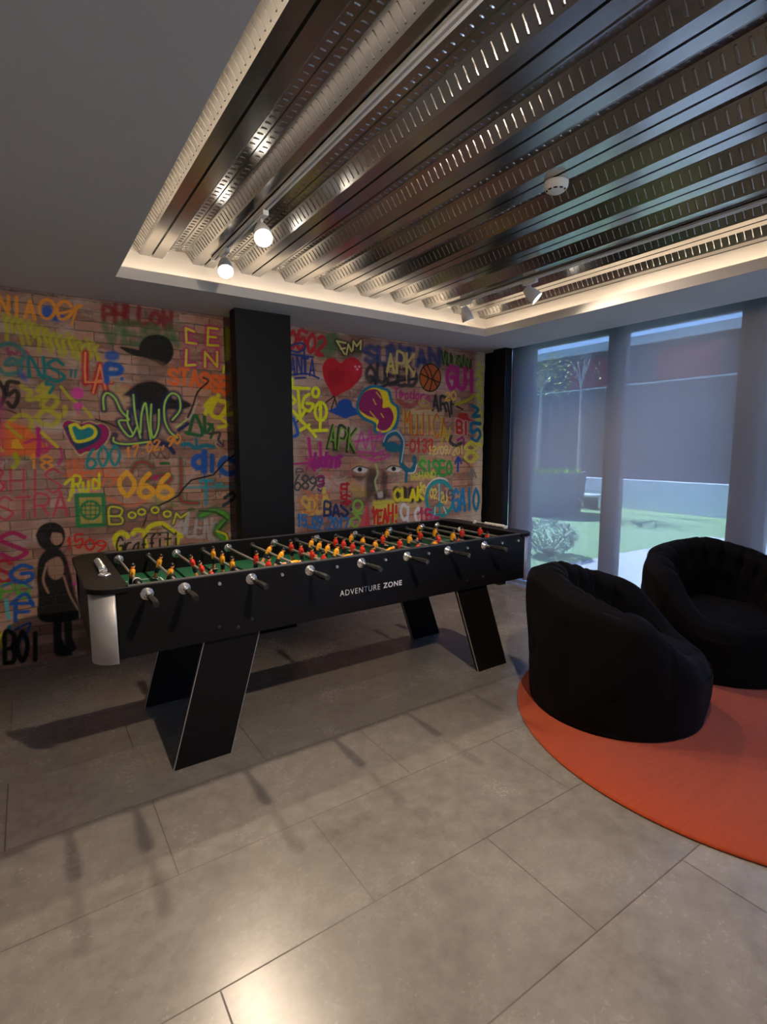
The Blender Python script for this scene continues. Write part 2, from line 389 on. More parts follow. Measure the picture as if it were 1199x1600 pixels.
def stroke(pts, col, width=4, soft=.32, alpha=.97, curve=True, drip=0):
    """spray stroke through photo points; width in photo pixels"""
    if curve: pts = smooth(pts)
    if drip:
        for _ in range(drip):
            q = pts[random.randrange(len(pts))]; L = random.uniform(5, 16)
            stroke([q, (q[0], q[1]+L)], col, max(1.2, width*.28), .3, alpha*.9, False)
    mp_ = mpp(sum(p[0] for p in pts)/len(pts)); r = width*.56*mp_; s_ = max(r*soft, RES*.9)
    q = np.array([W(*p) for p in pts]); lo = q.min(0)-r-2*s_; hi = q.max(0)+r+2*s_
    i0 = max(0, int((lo[0]-GX0)/RES)); i1 = min(NX, int((hi[0]-GX0)/RES)+2); j0 = max(0, int(lo[1]/RES)); j1 = min(NZ, int(hi[1]/RES)+2)
    if i1 <= i0 or j1 <= j0: return
    X, Z = np.meshgrid(GX0+np.arange(i0, i1)*RES, np.arange(j0, j1)*RES)
    D = np.full(X.shape, 9.0)
    for a, b in zip(q[:-1], q[1:]):
        ab = b-a; L2 = max(ab@ab, 1e-12); t_ = np.clip(((X-a[0])*ab[0]+(Z-a[1])*ab[1])/L2, 0, 1)
        D = np.minimum(D, np.hypot(X-a[0]-t_*ab[0], Z-a[1]-t_*ab[1]))
    cov = np.clip((r+s_-D)/(2*s_), 0, 1); cov = cov*cov*(3-2*cov)*alpha
    comp(i0, j0, cov.astype(np.float32), col)
def blob(poly, col, soft=2, alpha=.92, curve=True):
    """filled patch bounded by photo points; soft edge in photo pixels"""
    if curve: poly = smooth(list(poly)+[poly[0]])
    mp_ = mpp(sum(p[0] for p in poly)/len(poly)); s_ = max(soft*mp_, RES*.8)
    q = np.array([W(*p) for p in poly]); lo = q.min(0)-2*s_; hi = q.max(0)+2*s_
    i0 = max(0, int((lo[0]-GX0)/RES)); i1 = min(NX, int((hi[0]-GX0)/RES)+2); j0 = max(0, int(lo[1]/RES)); j1 = min(NZ, int(hi[1]/RES)+2)
    if i1 <= i0 or j1 <= j0: return
    X, Z = np.meshgrid(GX0+np.arange(i0, i1)*RES, np.arange(j0, j1)*RES)
    D = np.full(X.shape, 9.0); ins = np.zeros(X.shape, bool)
    for a, b in zip(q, np.roll(q, -1, 0)):
        ab = b-a; L2 = max(ab@ab, 1e-12); t_ = np.clip(((X-a[0])*ab[0]+(Z-a[1])*ab[1])/L2, 0, 1)
        D = np.minimum(D, np.hypot(X-a[0]-t_*ab[0], Z-a[1]-t_*ab[1]))
        if abs(ab[1]) > 1e-12:
            cr_ = ((a[1] > Z) != (b[1] > Z)) & (X < ab[0]*(Z-a[1])/ab[1]+a[0]); ins ^= cr_
    sd = np.where(ins, D, -D); cov = np.clip((sd+s_)/(2*s_), 0, 1); cov = cov*cov*(3-2*cov)*alpha
    comp(i0, j0, cov.astype(np.float32), col)
def ring(cx, cy, rx, ry, n=20, a0=0, a1=360, tilt=0):
    out = []
    for k in range(n+1):
        a = math.radians(a0+(a1-a0)*k/n); x, y = rx*math.cos(a), -ry*math.sin(a); t_ = math.radians(tilt)
        out.append((cx+x*math.cos(t_)-y*math.sin(t_), cy+x*math.sin(t_)+y*math.cos(t_)))
    return out
# stroke alphabet on a 4 x 6 grid
G = {'A': '00,26,40;12,32', 'B': '00,06,36,45,33,03;33,42,40.5,30,00', 'C': '45,26,04,02,20,41', 'D': '00,06,26,44,42,20,00', 'E': '46,06,00,40;03,33', 'F': '46,06,00;03,33',
     'G': '45,26,04,02,20,41,43,23', 'H': '06,00;46,40;03,43', 'I': '26,20', 'J': '36,31,20,01', 'K': '06,00;46,03,40', 'L': '06,00,40', 'M': '00,06,23,46,40', 'N': '00,06,40,46',
     'O': '26,04,02,20,42,44,26', 'P': '00,06,36,45,44,33,03', 'Q': '26,04,02,20,42,44,26;22,50', 'W': '06,10,24,30,46', 'R': '00,06,36,45,44,33,03;23,40', 'S': '45,26,05,04,42,41,20,01', 'T': '06,46;26,20', 'U': '06,01,20,41,46', 'V': '06,20,46',
     'X': '06,40;46,00', 'Y': '06,23,46;23,20', 'Z': '06,46,00,40', '0': '26,04,02,20,42,44,26', '1': '14,26,20', '2': '05,26,45,44,00,40', '3': '05,26,45,33,13;33,42,20,01',
     '5': '46,06,03,34,42,20,01', '6': '36,14,01,20,41,42,23,02', '7': '06,46,10', '8': '26,05,04,42,41,20,01,02,44,45,26', '9': '44,23,04,05,26,45,43,10', '.': '20,20.3', ',': '21,1-1', '-': '13,33',
     '/': '00,46', '!': '26,22;20,20.3', '?': '05,26,45,33,22;20,20.3', 'a': '44,13,01,10,31,44;31,40', 'd': '46,40;42,14,02,10,41', 'o': '24,02,10,31,33,24', 'n': '04,00;03,24,43,40', 'i': '24,20;26,25.6',
     't': '26,21,40;04,44', 'r': '04,00;02,24,44', 'f': '46,25,20;13,33', 'l': '26,21,30', 'e': '02,42,33,14,02,10,31', 's': '44,14,03,32,20,01', 'u': '04,01,10,31,34,30', 'v': '04,20,44', ' ': '', '"': '15,16;25,26', '&': '41,15,26,35,02,10,31,43'}
def glyph(s_):
    out = []
    for part in s_.split(';'):
        if not part: continue
        pl = []
        for tok in part.split(','):
            x = float(tok[0]); y = float(tok[1:]); pl.append((x, y))
        out.append(pl)
    return out
def text(s_, p0, p1, h, col, width=3, halo=None, hw=0, curve=False, soft=.32, alpha=.97, slant=0, jit=.32, drip=0, wd=.72):
    """letters along the photo baseline p0 -> p1, h pixels tall"""
    n = len(s_); ad = ((p1[0]-p0[0])/n, (p1[1]-p0[1])/n); S = []
    for i, ch in enumerate(s_):
        rc_ = curve or ch in 'COGSUQJ0235689PRDBaoesdnut&'
        dy = random.uniform(-jit, jit)*h*.2; sc_ = 1+random.uniform(-jit, jit)*.4
        for pl in glyph(G.get(ch, G.get(ch.upper(), ''))):
            S.append((rc_, [(p0[0]+ad[0]*(i+.12+wd*x/4)+slant*y/6*h+random.uniform(-jit, jit)*1.2, p0[1]+ad[1]*(i+.12+wd*x/4)-y/6*h*sc_+dy+random.uniform(-jit, jit)*1.2) for x, y in pl]))
    if halo:
        for cv, q in S: stroke(q, halo, hw, .5, .85, cv)
    for cv, q in S: stroke(q, col, width, soft, alpha, cv, drip)
OR = (.80, .30, .03); YE = (.70, .66, .02); OL = (.42, .40, .01); TE = (.01, .20, .20); BK = (.008, .008, .009); NV = (.010, .02, .09); BL = (.01, .10, .42); SK = (.02, .36, .62)
MG = (.50, .015, .17); PK = (.72, .06, .36); RD = (.50, .012, .02); CRM = (.45, .015, .05); DG = (.012, .13, .04); GN = (.10, .42, .04); NG = (.42, .72, .10); WH = (.72, .72, .70); OG = (.80, .15, .03); DR = (.22, .010, .012)
for _ in range(70):
    x = random.uniform(-20, 745); y = random.uniform(500+.12*x, 950-.2*x)
    if 345 < x < 465: continue
    q_ = [(x, y)]; dx = random.choice((-1, 1))
    for _k in range(random.randint(3, 7)): x += dx*random.uniform(2, 9); y += random.uniform(-12, 12); q_.append((x, y))
    stroke(q_, random.choice([(.40, .10, .05), (.35, .28, .02), (.02, .14, .10), (.02, .05, .16), (.30, .02, .10), (.55, .22, .05), (.5, .45, .42), (.03, .02, .02), (.6, .1, .04), (.10, .22, .03)]), random.uniform(1.6, 4.5), .5, random.uniform(.35, .75))
# pale limewash near the wall's free edge, painted whiter for lamp light falling there
blob([(744, 556), (762, 556), (758, 830), (738, 830), (744, 700)], (.72, .68, .58), 7, .6); blob([(452, 600), (466, 620), (468, 830), (452, 830)], (.50, .44, .38), 8, .4)
# overspray hazes
for _ in range(46):
    x = random.uniform(-20, 750); y = random.uniform(500+.12*x, 960-.2*x)
    if 352 < x < 462: continue
    blob(ring(x, y, random.uniform(10, 34), random.uniform(6, 16), 10), random.choice([(.62, .50, .46), (.60, .46, .42), (.5, .40, .40), (.07, .035, .03), (.5, .2, .12), (.55, .42, .2), (.62, .5, .46)]), 7, random.uniform(.25, .6))
# --- left of the black pillar
for k in range(15):
    x = 6+k*10; y = 492+k*3.2+random.uniform(-4, 4); stroke([(x, y), (x+5, y+18), (x+random.uniform(4, 12), y+30+random.uniform(-8, 14))], OL, 5, .6, .7, drip=1); stroke([(x+9, y+26), (x+2, y+12), (x+8, y+4)], (.50, .46, .01), 3, .6, .7)
blob([(66, 480), (78, 477), (84, 490), (78, 500), (66, 497)], BL, 3, .9); blob([(78, 496), (96, 492), (104, 498), (88, 503)], BL, 3, .9)
text('NIA', (-4, 488), (58, 498), 27, OR, 4.2, jit=.3, drip=1)
stroke(ring(74, 483, 12, 15), OR, 4); stroke([(112, 478), (104, 471), (94, 474), (90, 484), (94, 498), (106, 496), (120, 480), (127, 478)], OR, 4); stroke([(90, 490), (106, 487), (128, 478)], OR, 3); stroke([(122, 480), (116, 496), (113, 508)], OR, 2.6)
stroke([(0, 540), (18, 537), (34, 546), (38, 556), (30, 566), (10, 570), (18, 560), (34, 570), (28, 582), (8, 584), (0, 576)], TE, 6, .5, .8)
text('NS', (43, 590), (104, 596), 34, TE, 4.5, curve=True); stroke([(112, 578), (111, 588)], TE, 3); stroke([(119, 578), (118, 589)], TE, 3); blob([(28, 584), (38, 582), (44, 596), (34, 592)], BL, 3, .7)
text('05', (-12, 634), (32, 634), 38, BK, 5.5, curve=True, alpha=.85); stroke([(0, 639), (14, 641), (28, 647)], BK, 1.6)
for a in ([(34, 604), (48, 612), (44, 624), (62, 620), (80, 606), (60, 610), (70, 600)], [(62, 624), (82, 618), (90, 628), (78, 640), (66, 632), (74, 622)], [(58, 652), (72, 640), (92, 652), (84, 664), (66, 662), (58, 652)], [(14, 660), (34, 648), (50, 656), (46, 672), (30, 684), (16, 668)], [(92, 650), (102, 646), (102, 636)]): stroke(a, (.50, .44, .02), 6, .55, .8)
stroke([(60, 586), (78, 590), (72, 600), (84, 602), (78, 614)], TE, 4, .5); stroke([(96, 604), (110, 622), (130, 636), (144, 652)], (.48, .42, .03), 4)
blob(ring(122, 614, 10, 9), PK, 1.5); blob(ring(123, 634, 7.5, 5.5), PK, 1.5); stroke([(122, 641), (122, 646)], PK, 2)
blob([(-6, 664), (12, 658), (44, 668), (78, 702), (60, 712), (-6, 712)], OG, 3, .85, False); blob([(20, 688), (27, 684), (38, 702), (18, 700)], (.75, .40, .02), 1.2, .95, False)
stroke([(0, 700), (4, 704)], (.7, .4, .03), 5); stroke([(24, 710), (28, 722), (20, 732)], OL, 6); stroke([(10, 664), (34, 684)], (.5, .4, .02), 4)
stroke([(60, 670), (62, 690), (60, 712)], MG, 6, .5); stroke([(40, 692), (60, 686), (78, 694), (72, 706), (60, 704), (90, 698), (98, 712), (92, 726)], MG, 4, .5, .75); stroke([(66, 676), (90, 698)], (.62, .50, .03), 4.5)
text('18', (44, 730), (84, 734), 22, OR, 3.2, curve=True)
blob([(122, 488), (180, 486), (280, 516), (276, 500), (200, 480)], (.05, .04, .03), 5, .35)
text('PHLLOW', (160, 500), (272, 512), 24, DR, 6, jit=.5, soft=.6, alpha=.8, curve=True); text('VEGA', (160, 534), (282, 540), 30, DG, 9, soft=.7, alpha=.6)
stroke([(134, 552), (134, 598)], RD, 9, .5); stroke([(134, 598), (176, 598)], RD, 5, .5); stroke([(147, 612), (157, 570), (167, 612)], RD, 8, .5, curve=False)
for a in ([(134, 551), (133, 575), (134, 597), (176, 597)], [(146, 614), (157, 570), (167, 614)], [(150, 595), (166, 595)]): stroke(a, (.85, .28, .10), 2.6, .3, 1, False)
blob(ring(176, 556, 12, 8), BL, 3, .85); text('P', (164, 596), (194, 596), 28, BL, 8, soft=.5); blob(ring(191, 592, 3, 3), BL, 1)
for a in ([(302, 518), (292, 514), (292, 534), (306, 536)], [(340, 514), (326, 512), (325, 538), (342, 540)], [(326, 526), (338, 527)], [(292, 548), (291, 570), (306, 570)], [(321, 572), (321, 550), (340, 572), (340, 550)]): stroke(a, MG, 9, .5, .8, False)
for a in ([(304, 518), (291, 513), (292, 535), (307, 537)], [(341, 514), (326, 512), (325, 539), (342, 540)], [(326, 526), (338, 527)], [(292, 547), (291, 571), (306, 570)], [(321, 573), (321, 550), (340, 573), (340, 550)]): stroke(a, YE, 3, .3, 1, False)
stroke([(356, 514), (356, 560)], YE, 6, .6, .8); stroke([(351, 572), (350, 582)], YE, 3)
text('STAS', (264, 600), (330, 606), 22, OG, 5, soft=.5, drip=1); text('S5', (330, 610), (360, 616), 24, OG, 5.5, soft=.5, curve=True)
# plain dark capped figure stencilled in black
blob([(217, 556), (219, 538), (230, 526), (250, 523), (266, 532), (272, 548), (268, 562), (256, 572), (244, 566), (230, 560)], BK, 1.5, .97); blob([(187, 543), (194, 542), (228, 550), (224, 557), (206, 554)], BK, 1.2, .97)
blob([(216, 560), (244, 562), (262, 572), (256, 590), (232, 598), (216, 588)], (.16, .10, .08), 3, .55)
blob([(192, 618), (206, 606), (220, 598), (244, 596), (262, 606), (270, 622), (290, 626), (300, 634), (284, 640), (262, 640), (240, 648), (214, 640), (206, 622)], BK, 2.5, .95)
stroke([(318, 590), (326, 596), (310, 612), (302, 634), (294, 652)], BK, 2.4, .3, .95)
for a in ([(163, 640), (162, 622), (168, 614), (180, 622), (190, 642), (202, 656), (186, 658), (196, 676), (206, 682), (214, 668)], [(204, 640), (200, 656), (206, 676)], [(209, 617), (212, 650), (220, 684)], [(220, 676), (222, 646), (228, 632), (232, 660), (236, 684)], [(237, 634), (236, 664), (240, 682), (248, 668), (249, 644)], [(270, 656), (282, 640), (280, 620), (268, 615), (258, 630), (258, 656), (266, 674), (278, 684)], [(180, 680), (178, 691), (200, 695), (240, 690), (262, 694)]):
    stroke(a, NV, 9, .55, .85)
stroke([(240, 692), (262, 696), (272, 707)], NV, 6)
for a in ([(163, 640), (162, 622), (168, 614), (180, 622), (190, 642), (202, 656), (186, 658), (196, 676), (206, 682), (214, 668)], [(209, 617), (212, 650), (220, 684)], [(220, 676), (222, 646), (228, 630), (232, 660), (236, 686)], [(237, 632), (236, 664), (240, 684), (248, 668), (249, 640)], [(270, 656), (282, 640), (280, 620), (268, 615), (258, 630), (258, 656), (266, 674), (278, 684)], [(178, 684), (180, 691), (200, 694), (236, 690)], [(200, 642), (200, 660), (208, 678)]):
    stroke(a, NG, 2.2, .3, 1)
stroke([(276, 668), (292, 656)], NG, 1.6); stroke([(280, 672), (294, 662)], NV, 5, .5); stroke([(150, 655), (170, 661), (184, 668)], BK, 2)
text('17.02,90', (196, 716), (284, 692), 15, OR, 2.4, curve=True, jit=.15)
blob([(97, 665), (103, 656), (118, 657), (128, 661), (140, 657), (152, 661), (160, 661), (170, 667), (173, 680), (164, 696), (150, 706), (135, 708), (125, 713), (117, 704), (108, 690)], (.50, .46, .20), 1, 1)
blob([(98, 665), (104, 657), (118, 659), (128, 662), (140, 659), (152, 663), (160, 662), (169, 668), (171, 680), (163, 694), (150, 704), (135, 706), (125, 710), (118, 702), (109, 690)], (.33, .010, .12), .8, 1)
blob([(102, 668), (110, 662), (128, 665), (148, 663), (158, 672), (156, 686), (142, 696), (125, 702), (118, 700)], (.010, .06, .13), 1, 1)
blob([(110, 666), (119, 664), (127, 670), (140, 665), (149, 673), (144, 683), (123, 690), (115, 680)], (.01, .22, .24), 1, 1)
stroke([(110, 666), (119, 663), (127, 669), (140, 665), (150, 673), (145, 684), (122, 690), (114, 680), (110, 666)], YE, 4.2, .3, 1)
text('600', (134, 732), (190, 726), 30, (.01, .26, .28), 3.6, curve=True, jit=.15)
text('UN', (105, 746), (130, 746), 26, OG, 5, soft=.6, alpha=.55); text('S09', (128, 760), (186, 760), 24, OG, 4, curve=True, soft=.6, alpha=.6); stroke([(140, 766), (200, 790), (230, 780)], OG, 5, .6, .5); stroke([(100, 744), (140, 738), (175, 732)], OG, 3, .5, .5)
stroke([(102, 756), (114, 748), (112, 770), (108, 782)], YE, 4); text('Rud', (114, 770), (158, 764), 22, YE, 3.4, curve=True)
for a in ([(206, 738), (214, 724), (228, 722), (240, 730)], [(226, 752), (240, 746), (262, 742), (268, 748), (256, 758), (240, 762)], [(283, 718), (284, 750), (284, 782), (310, 786)]): stroke(a, DG, 8, .6, .7); stroke(a, CRM, 3, .5, .8)
stroke([(252, 724), (264, 724)], DG, 4)
text('066', (185, 774), (274, 780), 38, (.85, .42, .03), 6.5, curve=True, jit=.1, wd=.7); blob(ring(244, 746, 4, 5), MG, 1)
stroke([(286, 695), (296, 694), (306, 700), (320, 696), (334, 698)], (.01, .17, .25), 6); stroke([(307, 686), (308, 698)], (.01, .17, .25), 4)
stroke([(320, 706), (320, 736)], BL, 9, .35, .95, drip=2); stroke(ring(312, 722, 9, 9), BL, 8, .35, .95, drip=4); stroke([(332, 712), (332, 736)], BL, 7, .35, .95, drip=3); stroke([(366, 720), (352, 716), (344, 728), (354, 740), (368, 738)], BL, 8, .4, .95, drip=3)
text('T', (310, 788), (336, 788), 42, (.01, .30, .38), 5, alpha=.8, drip=2); stroke([(292, 762), (366, 760)], (.01, .30, .38), 4, .5, .7); text('m', (336, 764), (350, 764), 10, (.01, .30, .38), 2)
stroke([(296, 678), (304, 650), (312, 660), (316, 680), (292, 676)], DG, 5); stroke([(320, 650), (322, 676), (332, 664)], DG, 5); stroke([(326, 662), (334, 670), (330, 684)], DG, 4)
stroke([(328, 678), (344, 676), (342, 688), (350, 696)], (.06, .05, .08), 3.5); stroke([(340, 694), (348, 698), (350, 688)], (.06, .05, .08), 2)
stroke([(322, 634), (334, 622), (322, 646)], YE, 6); stroke([(342, 618), (330, 644), (344, 652), (356, 632), (344, 626)], YE, 6, .4); stroke([(344, 652), (356, 664), (342, 668)], YE, 4.5); stroke([(356, 648), (366, 646)], YE, 6)
stroke([(379, 702), (352, 722), (334, 742), (300, 750), (288, 762), (280, 774), (262, 784), (246, 791)], BK, 2.6, .3, .95, False); stroke([(230, 806), (228, 812), (224, 822)], BK, 1.8)
text('&HIS', (-14, 770), (98, 770), 36, (.55, .008, .04), 3.2, jit=.2); text('STRA', (-6, 812), (110, 804), 34, (.55, .008, .04), 3.6, jit=.2)
blob([(0, 738), (40, 728), (96, 742), (104, 812), (60, 820), (0, 822)], (.55, .45, .44), 14, .16)
blob([(119, 774), (163, 772), (166, 820), (122, 823)], (.42, .38, .06), 2, .75, False); stroke([(120, 774), (162, 773), (164, 820), (123, 822), (120, 774)], (.02, .22, .08), 6, .3, .95, False)
stroke(ring(142, 797, 15, 14), (.02, .22, .08), 3.4)
for k in (-8, 0, 8): stroke([(142+k, 785), (142+k, 809)], (.02, .2, .08), 1.6); stroke([(129, 797+k*.9), (155, 797+k*.9)], (.02, .2, .08), 1.6)
HG = (.10, .10, .08)
for cx, cy in ((207, 805), (222, 800), (243, 797), (262, 803)): stroke(ring(cx, cy, 5.5, 4.5), HG, 9, .5, .8)
text('B', (168, 820), (196, 820), 26, YE, 2.4, HG, 9); text('M', (268, 818), (294, 816), 17, YE, 2.4, HG, 7, slant=.3)
for cx, cy in ((207, 805), (222, 800), (243, 797), (262, 803)): stroke(ring(cx, cy, 5.5, 4.5), YE, 2.4, .3, 1)
text('dLENS', (278, 832), (344, 848), 30, (.45, .43, .44), 4.2, curve=True, alpha=.75, slant=.1); 
stroke([(208, 834), (214, 828), (228, 830), (236, 822), (252, 818), (266, 826), (284, 838)], YE, 6.5, .4); stroke([(186, 858), (180, 842), (190, 832), (200, 838)], YE, 7, .4)
stroke([(230, 858), (226, 836)], YE, 5); stroke([(262, 860), (264, 838)], YE, 5); stroke([(276, 858), (280, 838)], YE, 5)
text('Graffiti', (182, 868), (282, 858), 27, (.012, .02, .008), 2.9, curve=False, jit=.12); stroke([(232, 834), (262, 832)], (.03, .05, .015), 2); stroke([(254, 822), (274, 836)], (.03, .05, .015), 2.4)
for a in ([(314, 806), (336, 798), (356, 808), (340, 828), (354, 846)],): stroke(a, DG, 13, .6, .8); stroke(a, GN, 5, .5, .8)
stroke([(312, 798), (338, 800), (356, 812), (342, 830), (356, 834), (356, 846)], (.03, .06, .02), 2.6, .3, .9, False); stroke([(340, 830), (354, 836), (356, 850)], YE, 3)
stroke([(352, 778), (364, 770), (366, 778), (350, 790)], (.02, .05, .06), 5, .4); blob(ring(300, 796, 6, 3), DG, 2, .7)
text('S', (-2, 876), (46, 876), 46, (.40, .02, .12), 6.5, curve=True); text('S', (-8, 908), (22, 908), 32, CRM, 5, curve=True); text('G', (14, 912), (56, 910), 30, BL, 5.5, curve=True)
text('PB', (0, 934), (50, 936), 20, GN, 3.2, curve=True, slant=.1); stroke([(4, 916), (30, 908), (50, 918)], BL, 4, .5, .7); stroke([(10, 938), (14, 966)], (.10, .45, .50), 5, .3); blob(ring(15, 980, 4, 4), (.02, .3, .4), 1)
text('F', (20, 972), (58, 970), 28, BL, 5); stroke([(18, 944), (40, 928), (52, 946)], BL, 5, .4); stroke([(24, 984), (48, 974), (36, 1000)], BL, 3); text('C', (0, 1010), (12, 1014), 24, YE, 3, curve=True)
text('BOI', (6, 1036), (66, 1030), 44, BK, 6, curve=True, jit=.15)
text('15', (102, 858), (132, 856), 20, (.60, .02, .01), 3); text('09', (132, 860), (168, 862), 18, (.60, .02, .01), 3, curve=True); text('Lo', (104, 912), (136, 908), 30, PK, 5, curve=True)
blob([(118, 976), (150, 976), (150, 1010), (124, 1012)], (.06, .08, .01), 6, .5)
# plain standing figure in a long dark coat, arms at the sides (generic stencil)
blob([(56, 836), (64, 822), (80, 816), (94, 820), (102, 832), (100, 848), (92, 858), (78, 862), (62, 852)], BK, 1.5, .96)
blob([(74, 858), (92, 858), (104, 872), (112, 900), (118, 930), (130, 962), (96, 972), (62, 968), (60, 930), (58, 896), (62, 872)], BK, 2, .95)
blob([(82, 832), (96, 834), (98, 846), (88, 852), (80, 844)], (.42, .24, .17), 1.2, .9); blob([(76, 876), (92, 870), (100, 884), (98, 900), (86, 906), (76, 896)], (.40, .24, .17), 1.5, .8); stroke([(74, 880), (68, 906), (76, 926)], (.40, .24, .17), 3, .4, .85); stroke([(100, 900), (110, 930), (124, 954)], (.38, .23, .16), 2.6, .4, .8)
blob([(84, 966), (96, 968), (98, 1000), (112, 1018), (112, 1024), (88, 1024), (84, 1000)], BK, 1.5, .95); blob([(100, 966), (112, 966), (114, 996), (120, 1014), (104, 1016)], BK, 1.5, .9)
# --- right of the black pillar
blob([(498, 528), (520, 518), (532, 530), (524, 556), (500, 560), (488, 545)], DG, 6, .7); blob([(528, 540), (560, 532), (566, 556), (536, 560)], (.015, .04, .02), 5, .7)
text('0502', (448, 542), (508, 556), 28, (.42, .015, .02), 5, curve=True, jit=.15, slant=.15); stroke([(488, 545), (504, 554)], (.42, .015, .02), 3.5)
for a in ([(455, 540), (470, 536), (478, 542), (468, 550), (456, 548)], [(456, 554), (490, 558)], [(476, 546), (477, 584)], [(455, 586), (480, 584), (499, 591)], [(462, 591), (478, 590)]): stroke(a, (.012, .04, .20), 3)
text('ANTA', (453, 584), (494, 588), 26, (.012, .04, .22), 2.8)
for a in ([(527, 535), (538, 552)], [(527, 533), (541, 536)], [(533, 545), (540, 544)], [(543, 552), (545, 538), (550, 549)], [(552, 547), (553, 533), (558, 541), (565, 532), (564, 546)]): stroke(a, (.02, .02, .01), 7, .6, .7)
for a in ([(527, 533), (539, 553)], [(527, 533), (541, 536)], [(533, 545), (540, 544)], [(542, 554), (545, 538), (550, 549)], [(552, 547), (553, 533), (558, 541), (565, 532), (564, 546)]): stroke(a, (.62, .52, .18), 2.4, .3, 1, False)
text('SUNTAN', (570, 566), (690, 572), 24, (.010, .04, .16), 8, soft=.6, alpha=.8); text('QUEED', (572, 596), (654, 602), 26, (.018, .018, .03), 6, soft=.6, alpha=.85, curve=True)
stroke([(588, 594), (590, 606), (620, 596), (650, 592)], (.02, .02, .03), 4, .5)
text('APK', (604, 580), (650, 586), 30, (.60, .46, .14), 4, drip=2, jit=.2); stroke([(649, 580), (647, 587)], (.6, .46, .14), 3)
blob([(504, 575), (508, 565), (517, 559), (525, 561), (533, 568), (540, 562), (552, 558), (563, 565), (567, 578), (563, 592), (550, 606), (535, 614), (523, 620), (515, 608), (507, 592)], (.48, .008, .018), 1.2, .98)
blob([(512, 580), (530, 574), (540, 590), (522, 606), (514, 596)], (.30, .005, .012), 5, .7); blob([(545, 566), (558, 566), (563, 580), (552, 592)], (.62, .02, .05), 4, .6)
for a in ((556, 573), (562, 573), (559, 577)): blob(ring(a[0], a[1], 1.8, 1.8, 8), (.8, .4, .5), .8, .9)
for a in ([(523, 619), (500, 636), (482, 644), (462, 662)], [(523, 619), (527, 634)], [(524, 622), (518, 640)]): stroke(a, BK, 1.9, .3, .95)
blob([(512, 642), (526, 636), (530, 627), (542, 623), (550, 628), (554, 637), (576, 643), (560, 648), (548, 651), (540, 654), (528, 649)], (.008, .07, .34), 1.3, .97)
for a in ([(457, 592), (458, 604)], [(456, 606), (484, 607)], [(466, 606), (470, 652)], [(456, 618), (462, 626), (456, 632)], [(484, 616), (476, 622), (474, 636), (484, 642), (490, 632), (480, 630)], ring(494, 613, 5, 7), ring(502, 643, 9, 14), [(500, 640), (502, 634), (501, 668)], [(491, 673), (512, 672)], [(458, 642), (470, 652), (478, 640)], [(466, 652), (486, 672), (494, 682)], [(470, 672), (484, 664)]): stroke(a, (.76, .80, .01), 4.4, .3, 1)
stroke([(459, 654), (466, 676), (460, 682)], BL, 5)
for o_ in ((SK, 0),):
    blob([(559, 629), (568, 611), (584, 603), (600, 607), (609, 611), (614, 628), (623, 637), (623, 657), (615, 674), (599, 679), (586, 674), (586, 663), (568, 654), (559, 642)], (.01, .16, .26), 1, 1)
stroke([(559, 629), (568, 611), (584, 603), (600, 607), (609, 611), (614, 628), (623, 637), (623, 657), (615, 674), (599, 679), (586, 674), (586, 663), (568, 654), (559, 642), (559, 629)], (.01, .16, .26), 3, .3, 1)
blob([(562, 629), (570, 613), (584, 606), (598, 609), (606, 613), (611, 629), (620, 638), (620, 656), (612, 671), (599, 676), (589, 672), (588, 661), (570, 651), (562, 641)], (.78, .60, .01), .8, 1)
blob([(561, 630), (569, 614), (582, 608), (593, 611), (599, 626), (599, 637), (610, 637), (616, 652), (610, 667), (600, 673), (590, 668), (592, 656), (576, 650), (563, 641)], (.26, .010, .10), .8, 1)
for a in ([(584, 624), (588, 632)], [(579, 643), (590, 656)], [(596, 646), (600, 652)], [(589, 613), (596, 622)]): stroke(a, (.7, .45, .05), 1.8)
blob(ring(673, 590, 17.5, 22.5), (.40, .48, .05), 1, .95); blob(ring(673, 590, 16, 21), (.45, .10, .015), .8, 1)
for a in (ring(673, 590, 16.5, 21.5), [(658, 584), (674, 592), (688, 598)], [(668, 569), (676, 590), (672, 611)], [(662, 573), (670, 590), (662, 607)], [(686, 576), (678, 590), (684, 604)]): stroke(a, BK, 2, .3, 1)
text('VULGAN', (690, 568), (738, 578), 17, (.03, .06, .015), 4, jit=.3); text('VLGAN', (692, 566), (734, 574), 15, (.12, .22, .03), 1.8, jit=.3)
text('GUI', (698, 606), (746, 610), 32, (.46, .02, .20), 7, curve=False)
for k in range(7): stroke([(748, 568+k*18), (754, 576+k*18), (746, 582+k*18), (753, 588+k*18)], (.60, .66, .05), 5, .5, .8)
text('Teodoro', (616, 620), (674, 628), 14, (.42, .02, .16), 2.6, curve=True); stroke([(624, 626), (640, 634), (652, 630)], (.30, .015, .02), 8, .6, .7)
text('ART', (676, 640), (712, 646), 22, (.03, .035, .04), 4); stroke([(700, 630), (704, 652)], BK, 2.4); stroke([(706, 630), (724, 640)], BK, 2.2); text('20', (696, 626), (714, 626), 13, (.75, .45, .08), 3)
stroke([(712, 632), (730, 626), (742, 618)], OL, 4); blob([(716, 656), (718, 646), (730, 646), (734, 654), (742, 658)], (.45, .02, .015), 1, .95); text('BI', (714, 676), (734, 678), 18, (.42, .02, .015), 5, (.65, .6, .5), 6)
stroke([(738, 634), (748, 640), (740, 650), (750, 650)], (.01, .18, .30), 5); text('5', (736, 690), (754, 690), 26, (.01, .16, .36), 5.5, curve=True)
text('MUJICA', (630, 676), (698, 684), 32, (.48, .38, .04), 2.4, jit=.2); text('MUJICA', (632, 678), (700, 686), 34, (.52, .10, .02), 2.4, jit=.2); stroke(ring(663, 630, 8, 4), (.5, .3, .03), 2); stroke([(650, 640), (678, 638)], (.52, .16, .02), 2)
